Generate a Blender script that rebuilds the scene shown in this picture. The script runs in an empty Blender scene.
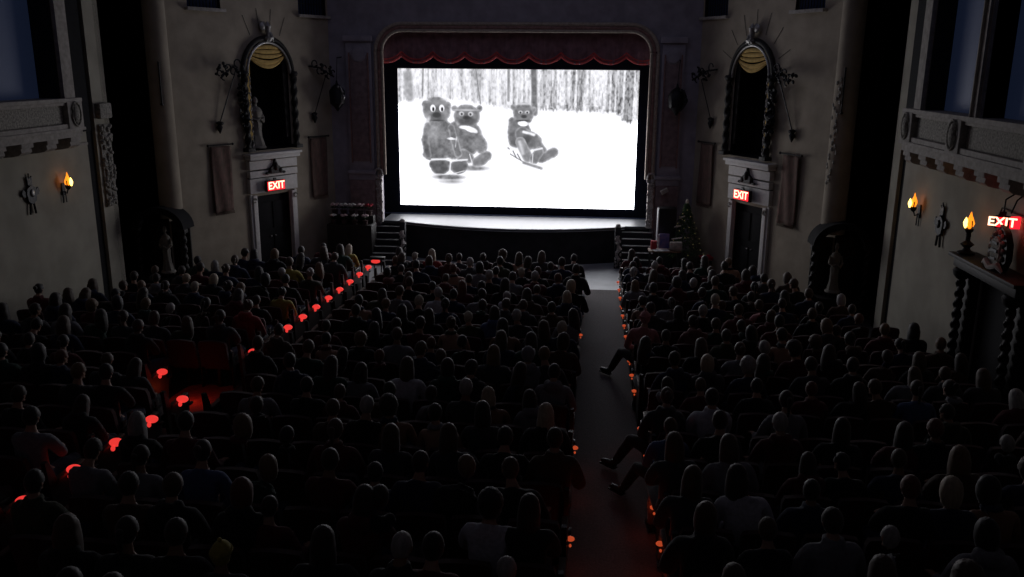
import bpy, bmesh, math, random
import numpy as np
from mathutils import Vector, Matrix, Euler, noise
PI = math.pi
rnd = random.Random(7)
sc = bpy.context.scene
COL = sc.collection

# ------------------------------------------------------------------ camera, world, exposure
cam_d = bpy.data.cameras.new('camera')
cam_d.sensor_fit = 'HORIZONTAL'; cam_d.sensor_width = 36.0
cam_d.lens = 865.2 / 1024 * 36.0
cam_d.clip_start = 0.05; cam_d.clip_end = 200
cam = bpy.data.objects.new('camera', cam_d); COL.objects.link(cam)
cam.matrix_world = Matrix(((0.99590977, -0.03017035, 0.08516732, 0.0),
                           (0.09000819, 0.24897055, -0.96431955, 0.0),
                           (0.00788971, 0.96804102, 0.25066778, 5.8),
                           (0, 0, 0, 1)))
sc.camera = cam
world = bpy.data.worlds.new('world'); sc.world = world; world.use_nodes = True
world.node_tree.nodes['Background'].inputs[0].default_value = (0.01, 0.012, 0.02, 1)
world.node_tree.nodes['Background'].inputs[1].default_value = 0.1
vs = sc.view_settings
vs.view_transform = 'Standard'; vs.look = 'None'; vs.gamma = 1.0; vs.use_curve_mapping = False
vs.exposure = 0.18
SCREEN_L = 6.2          # radiance of a white patch of the cinema screen
LAMP_RED = 0.72
def area_lamp(name, loc, rot, sx, sy, energy, color):
    d = bpy.data.lights.new(name, 'AREA'); d.shape = 'RECTANGLE'; d.size = sx; d.size_y = sy
    d.energy = energy; d.color = color
    o = bpy.data.objects.new(name, d); COL.objects.link(o); o.location = loc; o.rotation_euler = rot
    return o
# two added fill lights without a fixture: under the ceiling and behind the camera
area_lamp('added_ceiling_fill', (-2.35, 21.0, 8.8), (0, 0, 0), 12, 5, 24, (.55, .62, 1.0))
area_lamp('added_rear_fill', (-2.35, 1.0, 7.8), (math.radians(68), 0, 0), 12, 1.2, 2.2, (.85, .85, 1.0))

# ------------------------------------------------------------------ materials
def mat(name, col, rough=.7, metal=0.0, spec=.3, n=0.0, scale=8.0, bump=0.0, col2=None, sheen=0.0, stretch=None):
    m = bpy.data.materials.new(name); m.use_nodes = True
    nt = m.node_tree; b = nt.nodes['Principled BSDF']
    b.inputs['Base Color'].default_value = (*col, 1); b.inputs['Roughness'].default_value = rough
    b.inputs['Metallic'].default_value = metal; b.inputs['Specular IOR Level'].default_value = spec
    if sheen: b.inputs['Sheen Weight'].default_value = sheen
    tc = nt.nodes.new('ShaderNodeTexCoord'); mp = nt.nodes.new('ShaderNodeMapping')
    nt.links.new(tc.outputs['Object'], mp.inputs[0])
    if stretch: mp.inputs['Scale'].default_value = stretch
    ns = nt.nodes.new('ShaderNodeTexNoise'); ns.inputs['Scale'].default_value = scale; ns.inputs['Detail'].default_value = 6
    nt.links.new(mp.outputs[0], ns.inputs[0])
    if n > 0 or col2:
        rp = nt.nodes.new('ShaderNodeValToRGB')
        c2 = col2 or tuple(c * (1 - n) for c in col)
        rp.color_ramp.elements[0].position = .35; rp.color_ramp.elements[1].position = .65
        rp.color_ramp.elements[0].color = (*c2, 1); rp.color_ramp.elements[1].color = (*col, 1)
        nt.links.new(ns.outputs[0], rp.inputs[0]); nt.links.new(rp.outputs[0], b.inputs['Base Color'])
    if bump:
        bp = nt.nodes.new('ShaderNodeBump'); bp.inputs['Strength'].default_value = bump; bp.inputs['Distance'].default_value = .02
        nt.links.new(ns.outputs[0], bp.inputs['Height']); nt.links.new(bp.outputs[0], b.inputs['Normal'])
    return m
def emis(name, col, strength, base=(0, 0, 0)):
    m = bpy.data.materials.new(name); m.use_nodes = True
    b = m.node_tree.nodes['Principled BSDF']
    b.inputs['Base Color'].default_value = (*base, 1); b.inputs['Roughness'].default_value = .6
    b.inputs['Emission Color'].default_value = (*col, 1); b.inputs['Emission Strength'].default_value = strength
    return m
M = {}
M['plaster'] = mat('rough_plaster', (.35, .30, .235), .95, n=.22, scale=2.2, bump=.5)
M['plaster_near'] = mat('side_wall_plaster', (.37, .345, .285), .95, n=.2, scale=1.6, bump=.5)
M['plaster_dark'] = mat('proscenium_plaster', (.32, .295, .34), .9, n=.25, scale=3, bump=.3)
M['panel_brown'] = mat('brown_panel', (.25, .18, .185), .8, n=.35, scale=7, bump=.3)
M['stone'] = mat('cast_stone', (.38, .35, .32), .85, n=.3, scale=9, bump=.5)
M['stone_carved'] = mat('carved_stone', (.36, .34, .30), .9, n=.55, scale=26, bump=1.0)
M['white_stone'] = mat('pale_moulding', (.62, .60, .58), .7, n=.12, scale=12, bump=.15)
M['pale_stone'] = mat('pale_statue_stone', (.27, .25, .22), .8, n=.2, scale=14, bump=.2)
M['wood_dark'] = mat('dark_wood', (.016, .013, .012), .6, n=.5, scale=10, stretch=(4, 4, .6))
M['wood_brown'] = mat('brown_corbel_wood', (.16, .09, .06), .6, n=.4, scale=12)
M['iron'] = mat('black_iron', (.012, .012, .014), .5, metal=.3, n=.3, scale=20)
M['pewter'] = mat('tarnished_silver_metal', (.35, .34, .33), .45, metal=.6, n=.4, scale=22)
M['gilt'] = mat('dull_gilt', (.42, .35, .29), .55, metal=.15, n=.3, scale=14, bump=.2)
M['gilt_red'] = mat('red_brown_gilt', (.30, .17, .15), .55, n=.4, scale=9)
M['white_carve'] = mat('pale_carved_ornament', (.5, .46, .44), .6, n=.55, scale=30, bump=.8)
M['velvet'] = mat('red_valance_velvet', (.26, .14, .16), .9, n=.35, scale=5, sheen=.4, bump=.2)
M['fringe'] = mat('lit_red_fringe', (.62, .09, .09), .8, n=.3, scale=40, bump=.5)  # hem red brightened: the screen's light is put into the colour
M['black_cloth'] = mat('black_masking_cloth', (.016, .019, .034), 1.0, n=.3, scale=8, spec=0.0)
M['yellow_cloth'] = mat('ochre_swag_cloth', (.62, .42, .14), .85, n=.3, scale=8)
M['tapestry'] = mat('woven_brown_tapestry', (.17, .10, .085), .95, n=.55, scale=16, col2=(.10, .075, .06), stretch=(1, 1, .35))
M['stage_floor'] = mat('grey_stage_boards', (.068, .072, .08), .42, n=.15, scale=6, stretch=(8, .5, 1), spec=.5)
M['stage_face'] = mat('dark_stage_front', (.030, .030, .036), .8, n=.4, scale=4)
M['concrete'] = mat('smooth_grey_concrete', (.36, .38, .40), .5, n=.18, scale=2.5)
M['floor_dark'] = mat('dark_painted_floor', (.045, .042, .042), .7, n=.3, scale=5)
M['carpet'] = mat('worn_grey_carpet', (.15, .135, .135), .98, n=.35, scale=45, bump=.4)
M['edge_trim'] = mat('metal_nosing', (.45, .45, .46), .4, metal=.4, n=.1)
M['black_void'] = mat('black_and_recess_shade', (.006, .006, .008), .9, n=.3)  # dark parts, plus shade of recesses and openings put into the colour
M['blue_cloth'] = mat('blue_window_drape', (.03, .05, .12), .9, n=.35, scale=6, stretch=(6, 6, .3))
M['blue_window'] = emis('dim_blue_window', (.13, .20, .46), .028, (.02, .03, .08))
M['seat_fabric'] = mat('dark_red_seat_fabric', (.05, .012, .014), .85, n=.35, scale=20, sheen=.2)
M['seat_shell'] = mat('black_seat_shell', (.016, .013, .013), .5, n=.3, scale=14)
M['seat_red'] = mat('red_carpet_patch', (.50, .10, .075), .95, n=.3, scale=22, bump=.3)
M['lamp_red'] = emis('red_aisle_lamp', (1.0, .05, .042), LAMP_RED * 1.0, (.3, .02, .02))
M['lamp_orange'] = emis('orange_red_aisle_lamp', (1.0, .13, .04), .35, (.3, .05, .02))
M['exit_red'] = emis('red_exit_face', (1.0, .012, .025), 1.3, (.4, .02, .02))
M['exit_letters'] = emis('bright_exit_letters', (1.0, .50, .30), 3.0, (.5, .3, .2))
M['flame'] = emis('amber_flame_bulb', (1.0, .25, .012), 1.5, (.5, .2, .05))
M['flame_core'] = emis('yellow_flame_core', (1.0, .62, .12), 5.0, (.5, .3, .1))
M['fir'] = mat('fir_needles', (.07, .13, .05), .9, n=.5, scale=20)
M['fairy'] = emis('fairy_light', (1.0, .85, .35), .06, (.5, .4, .2))
M['ribbon'] = mat('pale_ribbon', (.55, .50, .42), .6)
M['paper'] = mat('white_paper', (.62, .62, .64), .7, n=.1)
M['poster_blue'] = mat('blue_poster_print', (.10, .10, .30), .6, n=.4, scale=9, col2=(.22, .16, .30))
M['red_card'] = mat('red_card', (.38, .03, .04), .7, n=.2)
M['plastic_black'] = mat('black_plastic', (.012, .012, .013), .45)
M['leaf'] = mat('poinsettia_leaf', (.03, .06, .03), .8, n=.3)
M['petal_pink'] = mat('pale_pink_petals', (.70, .52, .52), .8, n=.3)
M['petal_red'] = mat('red_petals', (.42, .03, .05), .8, n=.3)
M['petal_white'] = mat('cream_petals', (.75, .72, .68), .8, n=.3)
M['pot'] = mat('dark_foil_pot', (.08, .05, .05), .5)
M['skin'] = mat('skin_light', (.42, .25, .18), .6, n=.12, scale=6)
M['skin2'] = mat('skin_tan', (.26, .14, .09), .6, n=.12, scale=6)

# ------------------------------------------------------------------ mesh building helpers
class MB:
    def __init__(self): self.bm = bmesh.new()
    def box(self, c, s, rot=None, bev=0.0):
        r = bmesh.ops.create_cube(self.bm, size=1.0)
        vs = r['verts']; m = Matrix.Translation(c) @ (rot.to_matrix().to_4x4() if rot else Matrix()) @ Matrix.Diagonal((*s, 1))
        bmesh.ops.transform(self.bm, matrix=m, verts=vs)
        if bev:
            es = list({e for v in vs for e in v.link_edges})
            bmesh.ops.bevel(self.bm, geom=es, offset=bev, segments=2, affect='EDGES', profile=.6)
        return self
    def bx(self, x0, x1, y0, y1, z0, z1, bev=0.0):
        return self.box(((x0+x1)/2, (y0+y1)/2, (z0+z1)/2), (abs(x1-x0), abs(y1-y0), abs(z1-z0)), None, bev)
    def tube(self, pts, rad, n=10, cap=True):
        pts = [Vector(p) for p in pts]; rings = []
        if not isinstance(rad, (list, tuple)): rad = [rad] * len(pts)
        up = Vector((0, 0, 1))
        for i, p in enumerate(pts):
            t = (pts[min(i+1, len(pts)-1)] - pts[max(i-1, 0)]).normalized()
            a = t.cross(up)
            if a.length < .02: a = t.cross(Vector((0, 1, 0)))
            a.normalize(); b = t.cross(a).normalized()
            rings.append([self.bm.verts.new(p + rad[i] * (a * math.cos(2*PI*k/n) + b * math.sin(2*PI*k/n))) for k in range(n)])
        for r0, r1 in zip(rings, rings[1:]):
            for k in range(n): self.bm.faces.new((r0[k], r0[(k+1) % n], r1[(k+1) % n], r1[k]))
        if cap:
            self.bm.faces.new(rings[0][::-1]); self.bm.faces.new(rings[-1])
        return self
    def lathe(self, prof, c=(0, 0, 0), n=20, a0=0.0, a1=2*PI, mod=None):
        full = abs(a1 - a0 - 2*PI) < 1e-6; cols = []
        m = n if full else n + 1
        for k in range(m):
            a = a0 + (a1 - a0) * k / n; col = []
            for (r, z) in prof:
                rr = r if mod is None else mod(r, z, a)
                col.append(self.bm.verts.new((c[0] + rr * math.cos(a), c[1] + rr * math.sin(a), c[2] + z)))
            cols.append(col)
        for k in range(n):
            A = cols[k]; B = cols[(k+1) % m]
            for j in range(len(prof) - 1): self.bm.faces.new((A[j], B[j], B[j+1], A[j+1]))
        if full:
            if prof[0][0] > 1e-4: self.bm.faces.new([q[0] for q in cols][::-1])
            if prof[-1][0] > 1e-4: self.bm.faces.new([q[-1] for q in cols])
        return self
    def ball(self, c, s, n=12, rot=None):
        r = bmesh.ops.create_uvsphere(self.bm, u_segments=n, v_segments=max(6, n*2//3), radius=1.0)
        m = Matrix.Translation(c) @ (rot.to_matrix().to_4x4() if rot else Matrix()) @ Matrix.Diagonal((*(s if isinstance(s, (tuple, list)) else (s, s, s)), 1))
        bmesh.ops.transform(self.bm, matrix=m, verts=r['verts']); return self
    def prism(self, poly, y0, y1):            # polygon in x,z extruded along y
        a = [self.bm.verts.new((p[0], y0, p[1])) for p in poly]; b = [self.bm.verts.new((p[0], y1, p[1])) for p in poly]
        self.bm.faces.new(a); self.bm.faces.new(b[::-1])
        for i in range(len(poly)):
            j = (i + 1) % len(poly); self.bm.faces.new((a[i], b[i], b[j], a[j]))
        return self
    def prism_yz(self, poly, x0, x1):
        a = [self.bm.verts.new((x0, p[0], p[1])) for p in poly]; b = [self.bm.verts.new((x1, p[0], p[1])) for p in poly]
        self.bm.faces.new(a); self.bm.faces.new(b[::-1])
        for i in range(len(poly)):
            j = (i + 1) % len(poly); self.bm.faces.new((a[i], b[i], b[j], a[j]))
        return self
    def quad(self, *p):
        self.bm.faces.new([self.bm.verts.new(q) for q in p]); return self
    def twist(self, c, z0, z1, r, turns, n=14, steps=60, lobes=2):   # barley-sugar column
        rings = []
        for i in range(steps + 1):
            z = z0 + (z1 - z0) * i / steps; ph = 2*PI*turns*i/steps
            rings.append([self.bm.verts.new((c[0] + r*(1 + .28*math.cos(lobes*(2*PI*k/n) - ph)) * math.cos(2*PI*k/n),
                                             c[1] + r*(1 + .28*math.cos(lobes*(2*PI*k/n) - ph)) * math.sin(2*PI*k/n), z)) for k in range(n)])
        for r0, r1 in zip(rings, rings[1:]):
            for k in range(n): self.bm.faces.new((r0[k], r0[(k+1) % n], r1[(k+1) % n], r1[k]))
        self.bm.faces.new(rings[0][::-1]); self.bm.faces.new(rings[-1]); return self
    def build(self, name, m, parent=None, smooth=True, ang=40):
        bmesh.ops.recalc_face_normals(self.bm, faces=self.bm.faces)
        me = bpy.data.meshes.new(name); self.bm.to_mesh(me); self.bm.free()
        if smooth:
            me.polygons.foreach_set('use_smooth', [True] * len(me.polygons))
            me.set_sharp_from_angle(angle=math.radians(ang))
        if m: me.materials.append(m)
        o = bpy.data.objects.new(name, me); COL.objects.link(o)
        if parent: o.parent = parent
        return o
def tag(o, label=None, cat=None, group=None, kind=None):
    if label: o['label'] = label
    if cat: o['category'] = cat
    if group: o['group'] = group
    if kind: o['kind'] = kind
    return o
def thing(name, label, cat, loc=(0, 0, 0), rz=0.0, group=None):
    o = bpy.data.objects.new(name, None); COL.objects.link(o); o.empty_display_size = .1
    o.location = loc; o.rotation_euler = (0, 0, rz)
    return tag(o, label, cat, group)
def struct(o): o['kind'] = 'structure'; return o
def floor_z(Y):
    t = max(0.0, 23.4 - Y); return .0145*t + .0023*t*t
HC = -2.35                                      # the hall's centre line
def hx(h): return HC + h

# ------------------------------------------------------------------ floor, ceiling, back wall
def sloped(name, m, x0, x1, y0, y1, dz=0.0, step=.4, parent=None):
    b = MB(); n = max(1, int((y1 - y0) / step)); prev = None
    for i in range(n + 1):
        y = y0 + (y1 - y0) * i / n; z = floor_z(y) + dz
        cur = (b.bm.verts.new((x0, y, z)), b.bm.verts.new((x1, y, z)))
        if prev: b.bm.faces.new((prev[0], prev[1], cur[1], cur[0]))
        prev = cur
    return b.build(name, m, parent, ang=60)
struct(sloped('floor', M['floor_dark'], hx(-12), hx(12), -3, 31, 0))
struct(sloped('aisle_floor_right', M['carpet'], -.13, .87, -2, 22.35, .008))
struct(sloped('aisle_floor_left', M['carpet'], -5.9, -5.12, -2, 22.35, .008))
struct(sloped('floor_front', M['concrete'], -7.5, 2.8, 22.35, 26.4, .012))
b = MB(); b.bx(hx(-12), hx(12), -3, 31, 9.0, 9.2); struct(b.build('ceiling', M['plaster_dark']))
b = MB(); b.bx(hx(-12), hx(12), -3.2, -3, -.2, 9.2); struct(b.build('wall_back', M['plaster_dark']))
# thin metal nosings along both edges of the right aisle
for nm, x in (('trim_1', -.16), ('trim_2', .89)):
    struct(sloped(nm, M['edge_trim'], x - .012, x + .012, 4, 21.5, .05))
# red carpet patch of the two empty wheelchair places
struct(sloped('floor_patch', M['seat_red'], -6.78, -5.93, 12.05, 13.6, .016, .3))

# ------------------------------------------------------------------ side walls (s = -1 left, +1 right)
def bxs(b, s, h0, h1, y0, y1, z0, z1, bev=0.0):
    b.bx(hx(s*h0), hx(s*h1), y0, y1, z0, z1, bev)
SN = {-1: 'left', 1: 'right'}
for s in (-1, 1):
    b = MB(); bxs(b, s, 8.85, 9.35, -3, 18.6, -.3, 4.3)
    struct(b.build('wall_%s' % SN[s], M['plaster_near']))
    # strip of wall beyond the dark groove, with its return into the alcove
    b = MB(); bxs(b, s, 8.85, 9.35, 18.98, 19.6, -.3, 9.0)
    struct(b.build('wall_end_%s' % SN[s], M['plaster_near']))
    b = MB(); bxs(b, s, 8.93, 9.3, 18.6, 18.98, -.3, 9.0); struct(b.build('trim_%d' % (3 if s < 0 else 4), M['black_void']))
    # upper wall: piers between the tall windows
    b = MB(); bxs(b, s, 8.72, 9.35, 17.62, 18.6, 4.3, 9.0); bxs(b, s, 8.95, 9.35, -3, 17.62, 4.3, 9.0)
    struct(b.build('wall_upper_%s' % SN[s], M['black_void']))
    # alcove behind the engaged column, its shade put into black walls
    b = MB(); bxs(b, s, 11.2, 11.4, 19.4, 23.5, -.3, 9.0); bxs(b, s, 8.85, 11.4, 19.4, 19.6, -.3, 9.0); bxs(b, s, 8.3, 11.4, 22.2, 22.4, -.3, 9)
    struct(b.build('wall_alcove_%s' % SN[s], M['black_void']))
    # tall blue windows above the ledge, piers and pilasters
    WD = 8.80 if s < 0 else 8.68
    ys = [16.97, 14.17+.33] if s < 0 else [16.53, 14.50]
    e0 = 17.0 if s < 0 else 16.53
    for k in range(6):
        yt = e0 - k * 2.36; yb = yt - 2.03
        if yb < -1: break
        w = MB(); w.quad((hx(s*WD), yb, 5.0), (hx(s*WD), yt, 5.0), (hx(s*WD), yt, 8.8), (hx(s*WD), yb, 8.8))
        w = struct(w.build('window_%d' % (k*2 + (1 if s < 0 else 2)), M['blue_window']))
        f = MB()
        bxs(f, s, 8.36, WD, yt, yt + .03, 5.0, 8.9); bxs(f, s, 8.36, WD, yb - .03, yb, 5.0, 8.9)
        f.build('window_frame', M['iron'], w)
        p = MB(); bxs(p, s, 8.30, 8.95, yb - .33, yb - .03, 5.05, 9.0, .01)
        bxs(p, s, 8.26, 8.30, yb - .30, yb - .27, 5.05, 9.0); bxs(p, s, 8.26, 8.30, yb - .09, yb - .06, 5.05, 9.0)
        struct(p.build('trim_%d' % (10 + k*2 + (1 if s < 0 else 0)), M['stone']))
    p = MB(); bxs(p, s, 8.30, 8.95, e0 + .03, e0 + .45, 5.05, 9.0, .01)
    bxs(p, s, 8.27, 8.31, e0 + .03, e0 + .06, 5.05, 9.0)
    struct(p.build('trim_%d' % (5 if s < 0 else 6), M['stone']))
    # the projecting ledge under the windows: cap, carved panel, cornice, corbels
    LE = 17.6 if s < 0 else 17.4
    L = thing('window_ledge', 'carved stone ledge with corbels under the blue windows on the %s wall' % SN[s], 'ledge', (hx(s*8.85), 17.6, 4.05))
    def lp(nm, m, boxes, par=L, bev=.012):
        q = MB()
        for (h0, h1, y0, y1, z0, z1) in boxes:
            q.bx(s*(h0-8.85), s*(h1-8.85), y0-17.6, y1-17.6, z0-4.05, z1-4.05, bev)
        return q.build(nm, m, par)
    lp('cap_moulding', M['stone'], [(8.25, 8.9, -2, LE, 4.98, 5.06), (8.29, 8.9, -2, LE - .02, 4.92, 4.98)])
    lp('carved_panel', M['stone_carved'], [(8.35, 8.9, -2, LE - .04, 4.55, 4.92)])
    lp('cornice', M['stone'], [(8.27, 8.9, -2, LE, 4.46, 4.55), (8.24, 8.9, -2, LE + .02, 4.40, 4.46), (8.30, 8.9, -2, LE - .02, 4.27, 4.40)])
    lp('trim_line', M['stone'], [(8.80, 8.88, -2, 18.55, 4.0, 4.05)], bev=0)
    pads = [LE - .30] + ([14.9, 12.2, 9.5] if s > 0 else [14.55, 11.9, 9.3])
    for y in pads:
        d = lp('medallion_block', M['stone'], [(8.24, 8.36, y - .26, y + .26, 4.44, 5.0)])
        q = MB(); q.ball((s*(8.23-8.85), y-17.6, 4.74-4.05), (.05, .11, .20), 14); q.tube([(s*(8.22-8.85), y-17.6+.15*math.cos(a), .69+.24*math.sin(a)) for a in [i*PI/8 for i in range(17)]], .018, 6)
        q.build('medallion', M['stone_carved'], d)
    y = LE - .25
    while y > 2:
        q = MB()
        xs0, xs1 = s*(8.34-8.85), s*(8.84-8.85)
        prof = [(8.84, 4.03), (8.74, 4.0), (8.56, 4.02), (8.42, 4.05), (8.36, 4.10), (8.37, 4.16), (8.34, 4.28), (8.84, 4.28)]
        q.prism([(s*(p[0]-8.85), p[1]-4.05) for p in prof], y-17.6-.16, y-17.6+.16)
        q.box((s*(8.36-8.85), y-17.6, .18), (.06, .36, .10), None, .01)
        q.build('corbel', M['wood_brown'] if int(y*10) % 4 == 0 else M['stone'], L)
        y -= .80
    # ---------------- splayed wall with the niche and door, local x along the wall
    W0 = (hx(s*8.05), 20.9, 0); RZ = math.radians(61.5) * (-s) if False else (math.radians(61.5) if s < 0 else math.radians(-61.5))
    fx = 1 if s < 0 else -1                       # a along the wall -> local x
    def wthing(name, label, cat, a, z, d=0.0, group=None):
        c, si = math.cos(RZ), math.sin(RZ)
        lx, ly = fx*a, -d
        return thing(name, label, cat, (W0[0] + lx*c - ly*si, W0[1] + lx*si + ly*c, z), RZ, group)
    DA_ = 3.12 if s < 0 else 2.90
    w = MB(); N = 96; A0, A1 = -.25, 5.72
    def spans(a):       # solid z intervals at a
        holes = []
        if 2.44 < a < 3.94:
            u = (a - 3.19) / .75; holes.append((3.45, 5.52 + .83*math.sqrt(max(0, 1 - u*u))))
        if DA_ - .60 < a < DA_ + .60: holes.append((-.3, 2.2))
        if .80 < a < 1.80 or 4.45 < a < 5.5: holes.append((7.12, 8.7))
        return holes
    cuts = sorted(set([A0, A1, .80, 1.80, 4.45, 5.5, 2.44, 3.94, DA_ - .60, DA_ + .60] + [2.44 + 1.5*(1 - math.cos(PI*i/24))/2 for i in range(25)]))
    def wq(a0, a1, z0, z1, z0b=None, z1b=None, d0=0.0, d1=0.0):
        z0b = z0 if z0b is None else z0b; z1b = z1 if z1b is None else z1b
        w.quad((fx*a0, d0, z0), (fx*a1, d1, z0b), (fx*a1, d1, z1b), (fx*a0, d0, z1))
    for a0, a1 in zip(cuts, cuts[1:]):
        am = (a0 + a1)/2; hs = sorted(spans(am)); e = 1e-5
        h0 = sorted(spans(a0 + e)); h1 = sorted(spans(a1 - e))
        zl = zr = -.3
        for (p, q) in zip(h0, h1):
            wq(a0, a1, zl, p[0], zr, q[0]); 
            # reveal surfaces top and bottom
            w.quad((fx*a0, 0, p[1]), (fx*a1, 0, q[1]), (fx*a1, .8, q[1]), (fx*a0, .8, p[1]))
            w.quad((fx*a0, 0, p[0]), (fx*a1, 0, q[0]), (fx*a1, .8, q[0]), (fx*a0, .8, p[0]))
            zl, zr = p[1], q[1]
        wq(a0, a1, zl, 9.0, zr, 9.0)
    for (a, z0, z1) in ((2.44, 3.45, 5.52), (3.94, 3.45, 5.52), (DA_ - .60, -.3, 2.2), (DA_ + .60, -.3, 2.2), (.80, 7.12, 8.7), (1.80, 7.12, 8.7), (4.45, 7.12, 8.7), (5.5, 7.12, 8.7)):
        w.quad((fx*a, 0, z0), (fx*a, .8, z0), (fx*a, .8, z1), (fx*a, 0, z1))
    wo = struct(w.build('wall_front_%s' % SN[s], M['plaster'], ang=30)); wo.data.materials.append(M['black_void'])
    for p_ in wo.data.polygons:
        if p_.center.y > .05: p_.material_index = 1      # shade inside the niche, door and window openings, put in as black
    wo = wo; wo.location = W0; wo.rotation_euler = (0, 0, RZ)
    w = MB(); w.bx(fx*A0, fx*A1, .8, .9, -.3, 9)
    wo = struct(w.build('wall_behind_%s' % SN[s], M['black_void'])); wo.location = W0; wo.rotation_euler = (0, 0, RZ)
    # small grille windows high in the wall
    for j, (a0, a1) in enumerate(((.80, 1.80), (4.45, 5.5))):
        g = wthing('trim_%d' % (30 + j*2 + (s > 0)), None, None, (a0+a1)/2, 7.12); struct(g)
        q = MB(); q.box((0, -.06, -.04), (a1-a0+.16, .14, .08), None, .01); q.build('sill', M['stone'], g)
        q = MB(); q.box((0, .12, .8), (a1-a0, .02, 1.6)); q.build('window_pane', M['blue_cloth'], g)
        q = MB()
        for k in range(11): q.tube([(-(a1-a0)/2 + (a1-a0)*k/10, .03, 0), (-(a1-a0)/2 + (a1-a0)*k/10, .03, 1.58)], .014, 6)
        q.tube([(-(a1-a0)/2, .03, .3), ((a1-a0)/2, .03, .3)], .014, 6); q.tube([(-(a1-a0)/2, .03, 1.1), ((a1-a0)/2, .03, 1.1)], .014, 6)
        q.build('grille', M['iron'], g)
    S = SN[s]; DA = 3.12 if s < 0 else 2.90
    # ---- door surround with pediment block (cornice, bands, lintel)
    D = wthing('door_surround', 'pale stone door surround with stepped cornice below the %s niche' % S, 'door surround', DA, 0)
    q = MB(); q.box((0, -.13, 3.36), (1.86, .34, .07), None, .01); q.box((0, -.11, 3.27), (1.78, .28, .10), None, .012); q.build('cornice', M['white_stone'], D)
    for z, hgt in ((3.07, .24), (2.82, .18)):
        q = MB(); q.box((0, -.06, z), (1.70, .18, hgt), None, .015); q.build('band', M['white_stone'], D)
    q = MB(); q.box((0, -.05, 2.50), (1.70, .14, .40), None, .01); q.build('lintel', M['white_stone'], D)
    q = MB(); q.box((0, -.03, 2.72), (1.66, .08, .05)); q.build('shadow_line', M['wood_dark'], D)
    for sx in (-1, 1):
        q = MB(); q.box((sx*.70, -.05, 1.12), (.14, .14, 2.24), None, .012); q.box((sx*.80, -.03, 1.12), (.08, .10, 2.3), None, .01)
        q.build('jamb', M['white_stone'], D)
        q = MB(); q.tube([(sx*.74 + .06*math.cos(t), -.14, 2.12 + .06*math.sin(t)) for t in [i*PI/6 for i in range(11)]], .018, 6); q.build('scroll', M['stone_carved'], D)
    q = MB()        # carved crest in front of the bands
    q.prism([(-.36, 2.80), (-.24, 2.84), (-.16, 2.98), (-.07, 3.04), (0, 3.22), (.07, 3.04), (.16, 2.98), (.24, 2.84), (.36, 2.80)], -.22, -.14)
    for sx in (-1, 1): q.ball((sx*.17, -.2, 2.88), (.07, .05, .08), 10); q.ball((sx*.30, -.19, 2.82), (.06, .04, .04), 8)
    q.ball((0, -.22, 3.0), (.06, .06, .12), 10); q.build('carved_crest', M['wood_dark'], D)
    door = MB(); door.bx(-.60, .60, .10, .16, 0, 2.2)
    for zz in (.25, 1.2): door.box((-.28, .09, zz + .4), (.44, .03, .75), None, .01); door.box((.28, .09, zz + .4), (.44, .03, .75), None, .01)
    dd = struct(door.build('door_%d' % (1 if s < 0 else 2), M['black_void'])); c, si = math.cos(RZ), math.sin(RZ)
    dd.location = (W0[0] + fx*DA*c, W0[1] + fx*DA*si, 0); dd.rotation_euler = (0, 0, RZ)
    q = MB(); q.ball((-.08, .06, 1.0), .03, 8); q.ball((.08, .06, 1.0), .03, 8); q.build('door_handle', M['pewter'], dd)
    # ---- niche: arch moulding, twisted side columns, finial, ochre swag
    A = wthing('niche_arch', 'tall dark arched niche with twisted columns on the %s splayed wall' % S, 'niche', 3.19, 3.45)
    def arch(r, zs, n=28, a0=0.0, a1=PI): return [(r*math.cos(a0 + (a1-a0)*i/n), 0, zs + (r*1.1)*math.sin(a0 + (a1-a0)*i/n)) for i in range(n+1)]
    q = MB(); q.tube([(p[0], -.06, p[2]) for p in arch(.86, 2.05)], .07, 10); q.build('arch_outer_moulding', M['wood_dark'], A)
    q = MB(); q.tube([(p[0], -.10, p[2]) for p in arch(.75, 2.05)], .035, 8); q.build('arch_inner_moulding', M['pewter'], A)
    for sx in (-1, 1):
        q = MB(); q.twist((sx*.86, -.10, 0), .10, 1.98, .075, 6.0); q.box((sx*.86, -.10, .05), (.24, .24, .10), None, .01); q.lathe([(.06, 1.96), (.11, 2.0), (.13, 2.06), (.10, 2.12)], (sx*.86, -.10, 0), 12)
        q.build('twisted_column', M['wood_dark'], A)
    # leafy iron scrollwork over the outer column
    q = MB(); rr = random.Random(5 + s)
    sx = -1 if s < 0 else 1
    for i in range(46):
        t = rr.random(); z = .7 + 1.1*rr.random(); q.ball((sx*(.88 + .22*rr.random()), -.1 - .12*rr.random(), z), (.05, .03, .07), 6, Euler((rr.random()*3, rr.random()*3, rr.random()*3)))
    q.build('leaf_scrollwork', M['iron'], A)
    for k, (sx, z0, z1) in enumerate(((-1 if s < 0 else 1, 0.05, 2.0),)):
        q = MB(); q.tube([(sx*(.66 + .02*math.sin(i*1.7)), -.06, z0 + (z1-z0)*i/30) for i in range(31)], [.012 + .006*(i % 3) for i in range(31)], 6)
        q.build('beaded_highlight', M['white_carve'], A)  # pale beads model the bright edge on the column as a highlight
    q = MB()
    q.lathe([(.10, 2.92), (.13, 2.98), (.06, 3.04), (.075, 3.20), (.10, 3.3), (.05, 3.36), (.02, 3.42)], (0, -.14, 0), 12)
    for i in range(5): q.tube([(-.10 + .05*i, -.2, 2.9), (-.08 + .04*i, -.24, 3.0), (-.06 + .03*i, -.2, 3.14)], .018, 6)
    q.ball((-.14 * fx, -.12, 3.3), (.12, .05, .12), 8)
    q.build('crown_finial', M['pewter'], A)
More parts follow.
